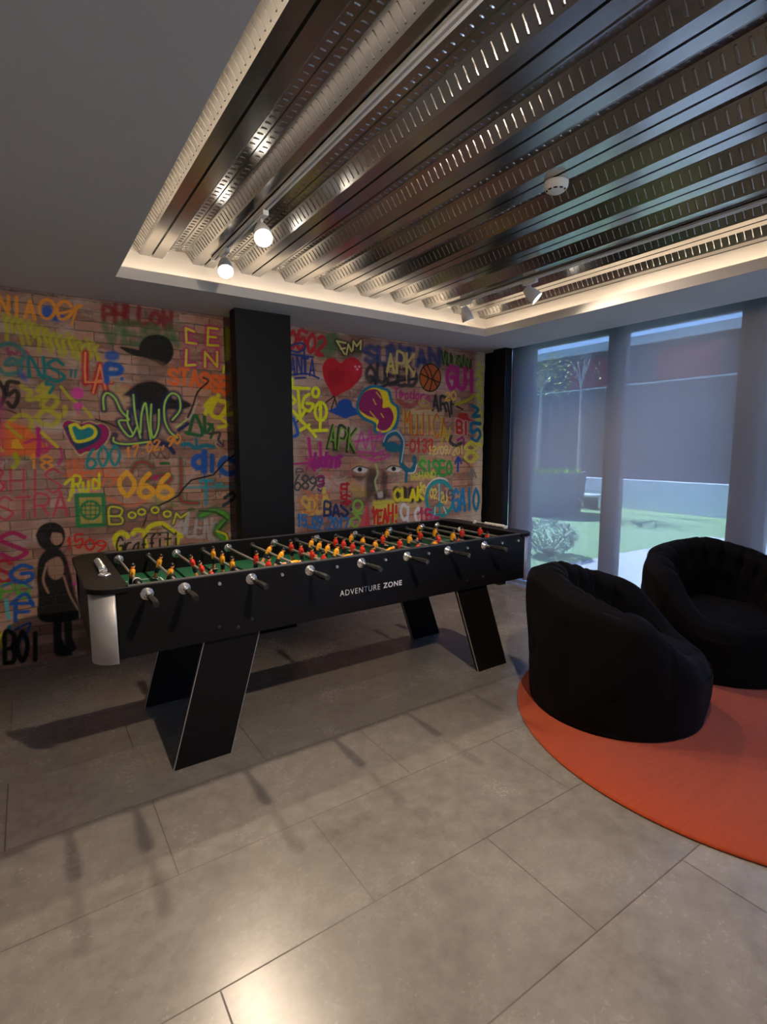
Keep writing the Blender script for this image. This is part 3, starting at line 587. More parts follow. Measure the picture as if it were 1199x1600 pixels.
text('-0133', (632, 706), (678, 706), 20, (.46, .04, .02), 3, curve=True); stroke([(674, 704), (690, 700)], (.6, .4, .05), 2); text('12/09/2019', (670, 710), (732, 710), 13, (.62, .52, .14), 1.9, curve=True, jit=.1)
stroke([(690, 694), (696, 668), (700, 690), (704, 668)], OL, 2.4)
text('APK', (510, 700), (556, 706), 34, (.012, .05, .012), 4.4, slant=.1); text('APK', (512, 700), (558, 706), 33, (.20, .36, .03), 2, slant=.1)
for a in ([(558, 700), (566, 676), (572, 700), (580, 672), (584, 704), (594, 674), (598, 696)], [(556, 690), (604, 680)], [(560, 706), (610, 712), (576, 720), (608, 700)], [(586, 720), (562, 712)]): stroke(a, (.50, .03, .26), 3.6, .5, .75)
for a in ([(483, 685), (486, 710), (492, 735)], [(501, 692), (502, 720)]): stroke(a, (.48, .02, .20), 5)
text('Jodnns', (486, 730), (534, 728), 20, (.34, .015, .20), 5.4, curve=True, slant=.1); stroke([(460, 725), (486, 722), (478, 716)], (.45, .02, .2), 3); stroke([(480, 734), (486, 722)], (.45, .02, .2), 3)
text('6893', (460, 766), (508, 766), 24, (.05, .06, .07), 3, curve=True); text('P', (462, 742), (476, 742), 10, (.05, .06, .07), 2); text('3', (494, 762), (510, 762), 18, (.28, .01, .12), 3, curve=True)
# sprayed pair of eyes and a nose
blob([(552, 726), (572, 718), (592, 728), (588, 738), (560, 742)], (.52, .30, .16), 5, .6); blob([(604, 724), (620, 716), (634, 724), (630, 736), (608, 738)], (.52, .30, .16), 5, .6)
blob([(540, 750), (560, 756), (580, 772), (560, 776), (544, 764)], (.62, .38, .10), 5, .55); blob([(616, 754), (636, 750), (630, 768), (614, 772)], (.5, .36, .16), 6, .4)
blob([(578, 730), (590, 736), (588, 766), (574, 780), (572, 750)], (.045, .03, .025), 5, .8); blob([(598, 734), (606, 740), (606, 764), (612, 778), (600, 776), (596, 752)], (.045, .03, .025), 4, .75); blob([(584, 772), (600, 770), (602, 780), (588, 782)], (.02, .015, .015), 3, .8); blob([(590, 770), (598, 768), (599, 777), (592, 778)], (.55, .5, .46), 1.5, .8)
blob([(548, 742), (566, 744), (574, 740), (564, 752)], (.05, .03, .03), 4, .7)
for cx, cy in ((563, 734), (616, 733)):
    blob([(cx-12, cy), (cx-2, cy-5), (cx+12, cy-2), (cx+8, cy+4), (cx-4, cy+4)], (.66, .64, .62), 1, 1); blob(ring(cx, cy-.5, 3.6, 3.6, 10), BK, .6, 1); stroke([(cx-12, cy), (cx-2, cy-5.5), (cx+13, cy-2)], BK, 1.6)
stroke([(588, 726), (591, 740), (587, 752), (590, 766)], (.45, .52, .24), 3.4, .5, .8)
QM = [(601, 694), (606, 682), (618, 676), (628, 684), (630, 696), (620, 702), (606, 700), (612, 694), (628, 704), (628, 724), (640, 736), (649, 728), (648, 716)]
stroke(QM, (.01, .13, .20), 8, .3, 1); stroke([(600, 690), (606, 678), (620, 673), (630, 684), (632, 696), (628, 722)], (.45, .5, .55), 2); stroke([(636, 739), (648, 738), (652, 726)], (.55, .6, .64), 2); stroke([(636, 738), (635, 752)], (.01, .13, .20), 5)
text('SISEO', (656, 742), (708, 742), 22, (.03, .28, .05), 4.4, curve=True, jit=.2); blob(ring(662, 720, 6, 9), GN, 3, .5)
text('SOHAND', (642, 750), (682, 746), 10, (.5, .48, .05), 2); 
for i_, (cx, ch) in enumerate(((622, 'C'), (634, 'L'), (645, 'A'), (656, 'K'))): stroke([(cx-2, 766), (cx-1, 780)], (.02, .02, .015), 12, .4, .9)
text('CLAK', (616, 783), (664, 781), 19, (.66, .58, .02), 4.6)
text('10.02.20', (656, 770), (700, 786), 15, (.66, .56, .10), 2.4, curve=True)
stroke(ring(688, 779, 21, 27), (.02, .26, .30), 6, .3, 1); stroke([(688, 754), (688, 806)], (.02, .26, .30), 3.4); stroke([(688, 786), (674, 800)], (.02, .26, .30), 3.4); stroke([(688, 786), (702, 800)], (.02, .26, .30), 3.4)
stroke([(687, 756), (687, 782)], (.5, .6, .6), 1.6); stroke([(681, 792), (680, 804)], (.6, .66, .66), 1.6); stroke([(694, 792), (698, 802)], (.6, .66, .66), 1.6); stroke(ring(688, 777, 24, 30, 10, 60, 150), (.6, .64, .66), 1.8)
text('GAIO', (708, 800), (750, 796), 34, (.015, .20, .46), 5, curve=True, jit=.2); text('15', (692, 782), (710, 782), 16, (.12, .07, .12), 2.6)
stroke([(738, 736), (738, 764)], (.16, .20, .22), 3); stroke([(732, 746), (738, 732), (745, 746)], (.16, .20, .22), 2.6); stroke([(717, 716), (716, 736)], (.01, .07, .35), 4); stroke([(712, 724), (717, 714), (722, 724)], (.01, .07, .35), 3)
stroke([(706, 682), (704, 690), (712, 696), (722, 692)], (.05, .045, .05), 5); stroke([(716, 688), (724, 684), (726, 694)], (.28, .02, .18), 4); text('8', (726, 724), (750, 722), 30, (.66, .62, .06), 3.6, curve=True); text('8', (728, 722), (744, 720), 24, (.5, .5, .1), 3, curve=True)
for k in range(6): stroke([(586+k*6, 784), (587+k*6, 804)], (.60, .50, .04), 5, .6, .7)
blob([(584, 784), (614, 782), (612, 792), (586, 794)], (.60, .52, .04), 3, .75)
for k in range(4): stroke([(588+k*10, 806), (588+k*10, 826)], (.62, .54, .03), 4, .6, .7)
text('YEAH!', (582, 818), (624, 814), 23, (.55, .02, .015), 3.8, jit=.35); stroke([(586, 800), (584, 792)], (.5, .02, .015), 3); blob(ring(620, 806, 3, 3), OL, 1)
text('CLO', (626, 812), (660, 820), 23, (.62, .62, .64), 4.4, curve=True); text('15a', (654, 812), (688, 820), 18, (.42, .015, .10), 4); text('o', (672, 812), (684, 814), 14, (.4, .05, .3), 2)
text('SOL0', (472, 802), (516, 800), 26, (.70, .42, .08), 4.6, curve=True, alpha=.85); stroke([(507, 764), (508, 790)], (.66, .50, .10), 6); stroke([(468, 780), (474, 798), (490, 800), (496, 784), (480, 770)], (.62, .16, .05), 3, .5, .7)
text('BAS', (506, 806), (546, 806), 20, (.012, .035, .14), 4, curve=True); blob(ring(549, 796, 2.4, 2.4), (.01, .03, .15), 1)
text('15.09.2017', (464, 822), (546, 828), 18, (.015, .17, .48), 3.4, curve=True, jit=.12); stroke([(476, 822), (500, 828), (512, 832)], (.015, .17, .48), 2.4)
for a in (ring(560, 790, 7, 8), [(552, 800), (560, 806), (548, 814), (556, 824), (564, 814), (556, 804)], [(554, 800), (566, 802)]): stroke(a, (.25, .48, .06), 3.6)
blob([(576, 784), (579, 824), (558, 830)], (.60, .08, .12), 1.2, .9, False); blob([(576, 784), (579, 824), (570, 826)], (.55, .04, .04), 1, .8, False)
text('F', (532, 772), (548, 772), 16, (.46, .012, .02), 4); text('S', (532, 788), (550, 788), 16, (.46, .012, .02), 3.6); stroke([(543, 754), (542, 790)], (.42, .01, .02), 3)
for a in ([(508, 736), (520, 752), (536, 768)], [(552, 716), (548, 736), (552, 752)], [(510, 732), (516, 748)], [(476, 766), (500, 776), (520, 764)]): stroke(a, (.62, .14, .10), 2.6, .6, .6)
stroke([(720, 800), (740, 806), (746, 800)], (.3, .3, .32), 3, .5, .5); blob([(700, 808), (752, 800), (752, 822), (700, 822)], (.7, .68, .64), 6, .35)
blob([(-90, 640), (0, 620), (-10, 760), (-90, 780)], (.48, .05, .2), 10, .6); text('OK', (-90, 700), (-10, 690), 60, YE, 6)
# -- mesh
X, Z = np.meshgrid(GX0+np.arange(NX)*RES, np.arange(NZ)*RES); Z[-1, :] = HC; 
rough = (rng.random(NZ)-.5)*.012; rough = np.convolve(np.repeat(rough[::14], 14)[:NZ], np.ones(3)/3, 'same')
Xm = X.copy(); Xm[:, -1] += rough+.004; Xm[:, -2] += rough
V = np.stack([Xm, np.full_like(X, WY), Z], -1).reshape(-1, 3)
idx = np.arange(NX*NZ).reshape(NZ, NX); FQ = np.stack([idx[:-1, :-1], idx[:-1, 1:], idx[1:, 1:], idx[1:, :-1]], -1).reshape(-1, 4)
# a depth behind the painted face so the wall is a solid slab
nb = len(V); ex = [(GX0, WY+.11, 0), (GX1, WY+.11, 0), (GX1, WY+.11, HC), (GX0, WY+.11, HC)]
V = np.concatenate([V, np.array(ex)])
me = bpy.data.meshes.new('wall_back'); me.vertices.add(len(V)); me.vertices.foreach_set('co', V.ravel())
rightcol = [int(i) for i in idx[:, -1]]
extra = [[nb+1, nb+2]+rightcol[::-1], [nb, nb+3, nb+2, nb+1]]
nl = len(FQ)*4+sum(len(e) for e in extra); me.loops.add(nl); me.polygons.add(len(FQ)+len(extra))
loops = np.concatenate([FQ.ravel()]+[np.array(e) for e in extra]); me.loops.foreach_set('vertex_index', loops.astype(np.int32))
st = list(range(0, len(FQ)*4, 4)); p_ = len(FQ)*4
for e in extra: st.append(p_); p_ += len(e)
me.polygons.foreach_set('loop_start', st); me.update(calc_edges=True)
ca = me.color_attributes.new('paint', 'FLOAT_COLOR', 'POINT'); cc = np.zeros((len(V), 4), np.float32)
cc[:nb, :3] = COL.reshape(-1, 3); cc[:nb, 3] = ALP.reshape(-1); ca.data.foreach_set('color', cc.ravel())
m = Mat('graffitied_brick'); tcn = m.node('ShaderNodeTexCoord'); sp = m.node('ShaderNodeSeparateXYZ'); m.link(tcn.outputs['Object'], sp.inputs[0])
cb = m.node('ShaderNodeCombineXYZ'); m.link(sp.outputs['X'], cb.inputs[0]); m.link(sp.outputs['Z'], cb.inputs[1]); v2 = cb.outputs[0]
wob = m.node('ShaderNodeVectorMath', operation='MULTIPLY_ADD'); nn = m.node('ShaderNodeTexNoise'); nn.inputs['Scale'].default_value = 9; m.link(v2, nn.inputs['Vector'])
m.link(nn.outputs['Color'], wob.inputs[0]); wob.inputs[1].default_value = (.02, .014, 0); m.link(v2, wob.inputs[2])
br = m.node('ShaderNodeTexBrick'); m.link(wob.outputs[0], br.inputs['Vector']); br.inputs['Scale'].default_value = 1; br.inputs['Brick Width'].default_value = .23; br.inputs['Row Height'].default_value = .068
br.inputs['Mortar Size'].default_value = .0052; br.inputs['Mortar Smooth'].default_value = .6; br.inputs['Color1'].default_value = (.24, .070, .042, 1); br.inputs['Color2'].default_value = (.60, .29, .19, 1); br.inputs['Mortar'].default_value = (.085, .058, .046, 1); br.inputs['Bias'].default_value = -.1
ns = m.noise(5, 7, m.coord(scale=(1, 1, 2.6)), .65, .4); nf = m.noise(42, 5, tcn.outputs['Object'], .6)
c = m.mix(m.ramp(ns, [(.50, 0.), (.70, .85)]), br.outputs['Color'], (.58, .43, .35))
c = m.mix(m.ramp(m.noise(3.1, 6, m.coord(scale=(1, 1, 2.2)), .6), [(.56, 0.), (.74, 1.)]), c, (.13, .055, .045))
c = m.mix(.35, c, m.mix(nf, (.10, .06, .045), (.50, .38, .31)))
va = m.node('ShaderNodeVertexColor'); va.layer_name = 'paint'
pn = m.ramp(m.noise(70, 4, tcn.outputs['Object'], .7), [(.28, .82), (.46, 1.0)])
mj = m.ramp(br.outputs['Fac'], [(.3, 1.), (1., .9)])
al = m.math('MULTIPLY', 1.06, m.math('MULTIPLY', va.outputs['Alpha'], m.math('MULTIPLY', pn, mj)), clamp=True)
pv = m.mix(nf, [.82]*3, [1.1]*3); pc = m.mix(1.0, va.outputs['Color'], pv, 'MULTIPLY')
m.set(Base_Color=m.mix(al, c, pc), Roughness=.72, Specular_IOR_Level=.3)
hh = m.math('MULTIPLY_ADD', nf, .35, m.math('MULTIPLY', br.outputs['Fac'], -1.0)); hh = m.math('MULTIPLY_ADD', ns, .6, hh); m.bump(hh, .55, .012)
me.materials.append(m.m)
wall = bpy.data.objects.new('wall_back', me); C.objects.link(wall); tag(wall, kind='structure', label='brick wall covered in graffiti tags and stencils')
# ================================================================== WINDOW SIDE
WX = 4.58
def window(name, y0, y1, z0, z1, fw, label, kind='structure', depth=.07, x=WX):
    c = MB(); c.box(x, x+depth, y0, y1, z1-fw, z1); c.box(x, x+depth, y0, y1, z0, z0+fw); c.box(x, x+depth, y0, y0+fw, z0+fw, z1-fw); c.box(x, x+depth, y1-fw, y1, z0+fw, z1-fw)
    o = c.build(name, FRAME, kind=kind, label=label)
    g_ = MB(); g_.box(x+.03, x+.036, y0+fw, y1-fw, z0+fw, z1-fw); g_.build('glass_pane', GLASS, o)
    return o
window('window_1', 2.965, 3.96, .02, 2.60, .055, 'fixed glazed panel nearest the graffiti corner')
d1 = window('door_1', 1.83, 2.90, .02, 2.60, .07, 'glazed sliding door between the two grey uprights', x=WX-.02)
window('window_2', .62, 1.70, .02, 2.60, .055, 'fixed glazed panel at the right edge of the view')
window('window_3', -1.10, .56, .02, 2.60, .055, 'glazed panel out of view beside the armchairs')
window('window_4', -2.80, -1.16, .02, 2.60, .055, 'last glazed panel towards the rear of the room')
c = MB(); c.box(WX-.01, WX+.10, 2.875, 3.00, 0, 2.62); c.build('trim_5', FRAME, kind='structure', label='grey upright between fixed panel and sliding door')
c = MB(); c.box(WX-.06, WX+.10, 1.69, 1.865, 0, 2.62); c.build('trim_6', FRAME, kind='structure', label='wide grey upright beside the door handle')
MB().box(4.89, 5.01, 4.64, 4.72, 0, 2.95).build('added_white_post', LOWWALL, kind='structure')  # white post added outside so the gap beside the blind looks bright
c = MB(); c.box(WX+.02, WX+.12, 3.955, 4.22, 0, 2.62); c.build('trim_7', FRAME, kind='structure', label='wide grey upright by the corner')
c = MB(); c.box(WX-.02, WX+.12, YB, 4.75, 2.60, 2.90); c.build('wall_window_head', FRAME, kind='structure')
c = MB(); c.box(WX-.09, WX+.12, YB, 4.75, 0, .022); c.build('trim_8', JAMB, kind='structure', label='pale floor track under the sliding glazing, widened to stand in for daylight on the floor')  # track widened roomward, its pale colour standing in for daylight on the floor
c = MB(); c.box(WX-.045, WX-.022, 1.835, 1.885, .88, 1.14); c.box(WX-.065, WX-.045, 1.842, 1.874, 1.085, 1.115); c.box(WX-.065, WX-.045, 1.842, 1.874, .905, .935)
c.build('door_handle', JAMB, d1, bevel=.004)
rb = empty('roller_blind', (4.42, 2.0, 2.6), label='grey see-through roller blind drawn down over the tall glazing', cat='blind')
c = MB(); c.box(4.4195, 4.4205, .0, 4.125, .095, 2.60); c.build('fabric', BLIND, rb)
c = MB(); c.box(4.41, 4.43, .0, 4.125, .07, .095); c.build('bottom_bar', FRAME, rb, bevel=.003)
c = MB(); c.tube((4.42, 0, 2.61), (4.42, 4.12, 2.61), .03, 16); c.build('roller_tube', FRAME, rb)
# ------------------------------------------------------------------ outdoors
GZ = -.02
c = MB(); c.box(4.72, 13.5, 4.25, 26, GZ-.1, GZ); c.box(9.6, 13.5, -14, 4.25, GZ-.1, GZ); c.build('lawn', GRASS, kind='structure', label='sunlit lawn outside the glazing')
c = MB(); c.box(4.72, 9.6, -14, 4.25, GZ-.1, GZ+.004); c.build('path', PAVING, kind='structure', label='pale paved terrace outside the glazing')
c = MB(); c.box(12.3, 12.55, -14, 26, GZ, .705); c.build('garden_wall', LOWWALL, label='low white wall at the far edge of the lawn', cat='wall', bevel=.01)
c = MB(); c.box(12.56, 12.70, -14, 26, GZ, 3.02); c.box(12.54, 12.72, -14, 26, 3.02, 3.06, 1); c.build('cladding_fence', [GREYWALL, FASCIA], label='tall dark grey fence rising behind the low white wall', cat='fence')
bd = empty('neighbouring_building', (14, 6, GZ), label='low building with red facade and dark eave beyond the grey fence', cat='building')
c = MB(); c.box(14.0, 20, -14, 30, GZ, 4.30); c.build('facade', REDWALL, bd)
for y in (11.2, 8.4, 5.6, 2.8): c = MB(); c.box(13.9, 14.0, y-.6, y+.6, 2.6, 4.30); c.build('dark_bay', GREYWALL, bd)
c = MB(); c.box(13.1, 20, -14, 30, 4.06, 4.22); c.build('eave', GREYWALL, bd)
c = MB(); c.box(13.05, 13.12, -14, 30, 4.08, 4.30); c.build('fascia', FASCIA, bd)
# bench, planter, trees
bn = empty('garden_bench', (11.8, 8.6, GZ), label='long low pale bench running past the round planter', cat='bench')
c = MB(); c.box(11.45, 11.95, 7.75, 10.6, .27, .33); c.build('seat_slab', LOWWALL, bn, bevel=.01)
for y in (8.0, 9.3, 10.4): c = MB(); c.box(11.5, 11.9, y-.08, y+.08, GZ, .27); c.build('support', CONC, bn)
pl = empty('round_planter', (9.95, 8.02, GZ), label='big round timber planter on the lawn with lime green planting', cat='planter')
c = MB(); c.lathe([(.0, .0), (.78, 0), (.80, .05), (.86, .45), (.90, .93), (.90, .97), (.84, .97), (.82, .90), (0, .90)], (9.95, 8.02, GZ), seg=28, smooth=False); c.build('tub', CONC, pl)
c = MB()
for i in range(260):
    a = random.uniform(0, 2*PI); r = .8*math.sqrt(random.random()); h = random.uniform(.03, .12); x, y = 9.95+r*math.cos(a), 8.02+r*math.sin(a); q = random.uniform(0, PI)
    dx, dy = .05*math.cos(q), .05*math.sin(q); z = GZ+.9
    c.add([(x-dx, y-dy, z+h*.5), (x, y, z), (x+dx, y+dy, z+h*.6), (x+random.uniform(-.03, .03), y, z+h+.03)], [(0, 1, 2, 3)])
c.build('ground_cover', LEAFY, pl, kind='stuff')
def tree(x, y, z0, h, label, crown, leaves, lean=0):
    t_ = empty('slender_tree', (x, y, z0), label=label, cat='tree')
    c = MB(); c.loft([(x, y, z0-.0), (x+.02, y+lean*.3, z0+h*.4), (x-.01, y+lean, z0+h)], [.05, .04, .022], 8)
    c.loft([(x+.03, y+.10, z0), (x+.02, y+.06, z0+h*.5), (x, y+lean, z0+h)], [.03, .025, .015], 8); c.build('trunk', BARK, t_)
    b = MB()
    for k in range(9):
        a = k*2.4; L = random.uniform(.2, .42); b.loft([(x, y+lean, z0+h*.95), (x+L*.5*math.cos(a), y+lean+L*.5*math.sin(a), z0+h+.2), (x+L*math.cos(a), y+lean+L*math.sin(a), z0+h+random.uniform(.3, .7))], [.018, .012, .005], 6)
    b.build('branches', BARK, t_)
    if leaves:
        l = MB()
        for i in range(leaves):
            a = random.uniform(0, 2*PI); r = crown*random.random()**.5; zz = z0+h+random.uniform(-.15, crown*.9); cx, cy = x+r*math.cos(a), y+lean+r*math.sin(a)
            d = Vector((random.uniform(-1, 1), random.uniform(-1, 1), random.uniform(-.6, .3))).normalized()*random.uniform(.06, .12); s_ = d.cross(Vector((0, 0, 1))).normalized()*.028
            p = Vector((cx, cy, zz)); l.add([p, p+d*.5+s_, p+d, p+d*.5-s_], [(0, 1, 2, 3)])
        l.build('leaves', LEAFT, t_, kind='stuff')
tree(9.95, 8.22, .86, 2.0, 'slender pale-trunked tree in the round planter with yellow-green leaves', .75, 420)
tree(11.35, 8.12, GZ, 3.2, 'nearly bare slender tree on the lawn behind the round planter', .5, 30, .05)
bs = empty('rounded_shrub', (6.02, 4.76, GZ), label='small silvery green shrub on the lawn just outside the glass', cat='shrub')
b = MB(); l = MB()
for k in range(16):
    a = k*2.4; L = random.uniform(.2, .4); b.loft([(6.02, 4.76, GZ), (6.02+L*.6*math.cos(a), 4.76+L*.6*math.sin(a), GZ+.2), (6.02+L*math.cos(a), 4.76+L*math.sin(a), GZ+.38)], [.008, .006, .003], 5)
for i in range(1500):
    v = Vector((random.gauss(0, 1), random.gauss(0, 1), random.gauss(0, 1))).normalized()*random.uniform(.55, 1)**.5; p = Vector((6.02+v.x*.40, 4.76+v.y*.40, GZ+.26+v.z*.25))
    d = Vector((random.uniform(-1, 1), random.uniform(-1, 1), random.uniform(-.3, 1))).normalized()*.05; s_ = d.cross(Vector((.3, .2, 1))).normalized()*.014; l.add([p, p+d*.5+s_, p+d, p+d*.5-s_], [(0, 1, 2, 3)])
b.build('stems', BARK, bs); l.build('leaves', LEAFB, bs, kind='stuff')
# ================================================================== LAMPS ON TRACKS
BULB = emit('lit_lamp_face', (1.0, .90, .74), 32)
def track(x, y0, y1, z, label):
    t_ = empty('lighting_track', (x, (y0+y1)/2, z), label=label, cat='lighting track')
    c = MB(); c.box(x-.017, x-.006, y0, y1, z-.018, z); c.box(x+.006, x+.017, y0, y1, z-.018, z); c.box(x-.017, x+.017, y0, y1, z-.004, z); c.build('rail', WHITEMET, t_)
    for y in (y0+.005, y1-.005): c = MB(); c.box(x-.018, x+.018, y-.012, y+.012, z-.019, z); c.build('end_cap', WHITEP, t_)
ZT = ZL-.002
track(1.10, -.7, 3.60, ZT, 'white lighting track under the deck on the left, above the foosball table')
track(3.13, -.7, 3.62, ZT, 'white lighting track under the deck on the right, near the glazing')
def spot(x, y, d, label, energy, size=110, blend=.9):
    d = Vector(d).normalized(); J = Vector((x, y, ZT-.085)); H = J+Vector((0, 0, -.02))
    t_ = empty('track_spotlight', (x, y, ZT), label=label, cat='spotlight', group='white track spotlights')
    c = MB(); c.box(x-.016, x+.016, y-.06, y+.06, ZT-.045, ZT-.019); c.build('adapter', WHITEP, t_, bevel=.004)
    c = MB(); c.tube((x, y, ZT-.045), (x, y, ZT-.10), .007, 12); c.ball((x, y, ZT-.10), .014); c.build('stem', WHITEMET, t_)
    a = H-d*.045; c = MB(); c.lathe([(0, -.0), (.024, 0), (.030, .01), (.044, .06), (.050, .115), (.047, .115), (.044, .100), (0.0, .100)], a, d, 28); c.build('lamp_head', WHITEMET, t_)
    c = MB(); f = a+d*.104; c.lathe([(0, .004), (.025, .003), (.0435, 0)], f, d, 28); hd = c.build('lamp_face', BULB, t_)
    L = light('spotlight_beam', 'SPOT', f+d*.016, energy, LAMP_COL, spot_size=math.radians(size), spot_blend=blend, shadow_soft_size=.028)
    L.rotation_euler = d.to_track_quat('-Z', 'Y').to_euler(); L.parent = t_; L.location = Vector(L.location)-t_.location
    return t_
spot(1.10, 2.76, (-.20, -.80, -.9), 'lit white track spotlight on the left, second from the graffiti wall', LAMP_E, 112)
spot(1.10, 3.38, (-.18, -.75, -.9), 'lit white track spotlight on the left, nearest the graffiti wall', LAMP_E*.8, 112)
spot(1.12, .42, (.0, .85, -1), 'lit white track spotlight on the left, out of view towards the camera', LAMP_E*1.25, 145)
spot(3.13, 2.72, (.50, -.62, -.72), 'lit white track spotlight on the right, nearer the smoke detector', LAMP_E*.42, 130)
spot(3.13, 3.40, (.38, -.08, -1), 'lit white track spotlight on the right, tucked in the recess corner', LAMP_E*.6, 104)
# smoke detector
sd = empty('smoke_detector', (2.135, 1.72, ZL-.002), label='round white smoke detector fixed under the steel deck', cat='smoke detector')
c = MB(); c.lathe([(0, 0), (.055, 0), (.056, -.004), (.054, -.022), (.050, -.026)], (2.135, 1.72, ZL-.002), seg=36); c.lathe([(.050, -.026), (.050, -.029), (.046, -.035), (.038, -.040), (.036, -.0405)], (2.135, 1.72, ZL-.002), seg=36); c.lathe([(.036, -.0405), (.030, -.044), (.012, -.046), (0, -.046)], (2.135, 1.72, ZL-.002), seg=36); c.build('housing', WHITEP, sd)
for k in range(10):
    a = 2*PI*k/10; c = MB(); 
    q = [(2.135+r*math.cos(a+da), 1.72+r*math.sin(a+da), ZL-.002+z) for r, z, da in ((.0460, -.0365, -.2), (.0460, -.0365, .2), (.0400, -.0410, .2), (.0400, -.0410, -.2))]
    c.add(q, [(0, 1, 2, 3)]); q2 = [(x, y, z+.004) for x, y, z in q]; c.add(q2, [(3, 2, 1, 0)]); c.build('vent_slot', DARKSLOT, sd)
# ================================================================== FOOSBALL TABLE
TX0, TX1, TY0, TY1, TT, TB = .175, 2.905, 2.423, 3.300, .912, .598
tb = empty('foosball_table', (1.54, 2.86, 0), label='long black foosball table with sixteen rods in front of the graffiti wall', cat='foosball table')
IX0, IX1 = .325, 2.775
CRN = .095
def corner(cx, cy, r, a0, a1, n=8): return [(cx+r*math.cos(math.radians(a0+(a1-a0)*k/n)), cy+r*math.sin(math.radians(a0+(a1-a0)*k/n))) for k in range(n+1)]
for nm, ya, yb in (('side_panel', TY0, TY0+.028), ('side_panel', TY1-.028, TY1)):
    c = MB(); c.box(.275, 2.815, ya, yb, TB, TT-.004); c.build(nm, BLACKLAM, tb, bevel=.001)
    c = MB(); c.box(IX0-.01, IX1+.01, ya-.001, yb+.001, TT-.004, TT+.001); c.build('rim_edging', BLACKEDGE, tb)
for xa in (IX0-.02, IX1): c = MB(); c.box(xa, xa+.02, TY0+.028, TY1-.028, TB, TT-.024); c.build('end_panel', BLACKLAM, tb)
c = MB(); c.box(.275, 2.815, TY0+.02, TY1-.02, TB, TB+.015); c.build('base_board', BLACKLAM, tb)
c = MB(); c.box(TX0+.01, TX0+.03, TY0+.10, TY1-.10, TB, TT-.02); c.build('end_panel', BLACKLAM, tb)
c = MB(); c.box(TX1-.03, TX1-.01, TY0+.10, TY1-.10, TB, TT-.02); c.build('end_panel', BLACKLAM, tb)
o_ = .012
pL = corner(TX0-o_+.10, TY0-o_+.10, .10, 270, 180)+corner(TX0-o_+.10, TY1+o_-.10, .10, 180, 90)
polyL = [(IX0, TY0-o_)]+pL+[(IX0, TY1+o_)]
polyR = [(TX0+TX1-x, y) for x, y in polyL]; polyR = [(min(x, 9) if abs(x-(TX0+TX1-IX0)) > 1e-6 else IX1, y) for x, y in polyR]
c = MB(); c.prism(polyL, TT-.022, TT+.001); c.build('end_top', BLACKLAM, tb, bevel=.003)
c = MB(); c.prism(polyR, TT-.022, TT+.001); c.build('end_top', BLACKLAM, tb, bevel=.003)
for cx, cy, a0 in ((TX0+CRN, TY0+CRN, 180), (TX0+CRN, TY1-CRN, 90), (TX1-CRN, TY0+CRN, 270), (TX1-CRN, TY1-CRN, 0)):
    po_ = corner(cx, cy, CRN, a0, a0+90, 16)+corner(cx, cy, CRN-.004, a0+90, a0, 16)
    c = MB(); c.prism(po_, TB-.018, TT-.022); o = c.build('corner_post', ALU, tb, label='rounded brushed aluminium corner post')
    for p in o.data.polygons: p.use_smooth = abs(p.normal.z) < .5
# pitch
c = MB(); c.box(IX0, IX1, TY0+.028, TY1-.028, .765, .780); pt = c.build('playfield', PITCH, tb)
zl = .7806; c = MB(); YM = (TY0+TY1)/2; XM = (IX0+IX1)/2
def lring(r, w_, x, y, a0=0, a1=360):
    n = 32
    for k in range(n):
        t0, t1 = [math.radians(a0+(a1-a0)*q/n) for q in (k, k+1)]
        c.add([(x+r*math.cos(t0), y+r*math.sin(t0), zl), (x+r*math.cos(t1), y+r*math.sin(t1), zl), (x+(r-w_)*math.cos(t1), y+(r-w_)*math.sin(t1), zl), (x+(r-w_)*math.cos(t0), y+(r-w_)*math.sin(t0), zl)], [(0, 1, 2, 3)])
c.box(XM-.003, XM+.003, TY0+.03, TY1-.03, .780, zl); lring(.10, .006, XM, YM); c.build('halfway_line', WHITELINE, pt)
for s_, xe in ((1, IX0), (-1, IX1)):
    c = MB()
    for r_ in (.16, .25):
        xa, xb = sorted((xe, xe+s_*r_)); 
        for yy in (YM-r_*.9, YM+r_*.9): c.box(xa, xb, yy-.003, yy+.003, .780, zl)
        xa = xe+s_*r_; c.box(xa-.003, xa+.003, YM-r_*.9, YM+r_*.9, .780, zl)
    c.build('penalty_lines', WHITELINE, pt)

c = MB(); c.box(.60, 1.12, TY0+.13, TY1-.13, TB-.024, TB); c.build('underside_box', BLACKLAM, tb)
c = MB(); c.box(1.98, 2.50, TY0+.13, TY1-.13, TB-.024, TB); c.build('underside_box', BLACKLAM, tb)
# slanted board legs
for (xa, xb, xc, xd) in ((.635, .905, .470, .738), (2.215, 2.475, 2.425, 2.690)):
    for ya in (TY0+.022, TY1-.13):
        c = MB(); c.prism([(xa, TB), (xb, TB), (xd, 0), (xc, 0)], ya, ya+.028, 'y'); lg = c.build('leg', BLACKLAM, tb, bevel=.001)
        for u0, u1 in ((xa, xc), (xb, xd)):
            s_ = -.0012 if u0 in (xa,) else .0012
            e = MB(); e.prism([(u0, TB-.001), (u0+s_*1.5, TB-.001), (u1+s_*1.5, .001), (u1, .001)], ya-.001, ya+.010, 'y'); e.build('edge_trim', ALU, lg, label='thin silver edge of the black leg')
for x, z in ((.70, .660), (.86, .668), (.79, .640), (2.28, .655), (2.42, .660)): c = MB(); c.lathe([(0, .002), (.006, .0015), (.009, 0)], (x, TY0, z), (0, -1, 0), 14); c.build('bolt_cap', BLACKPLAS, tb)
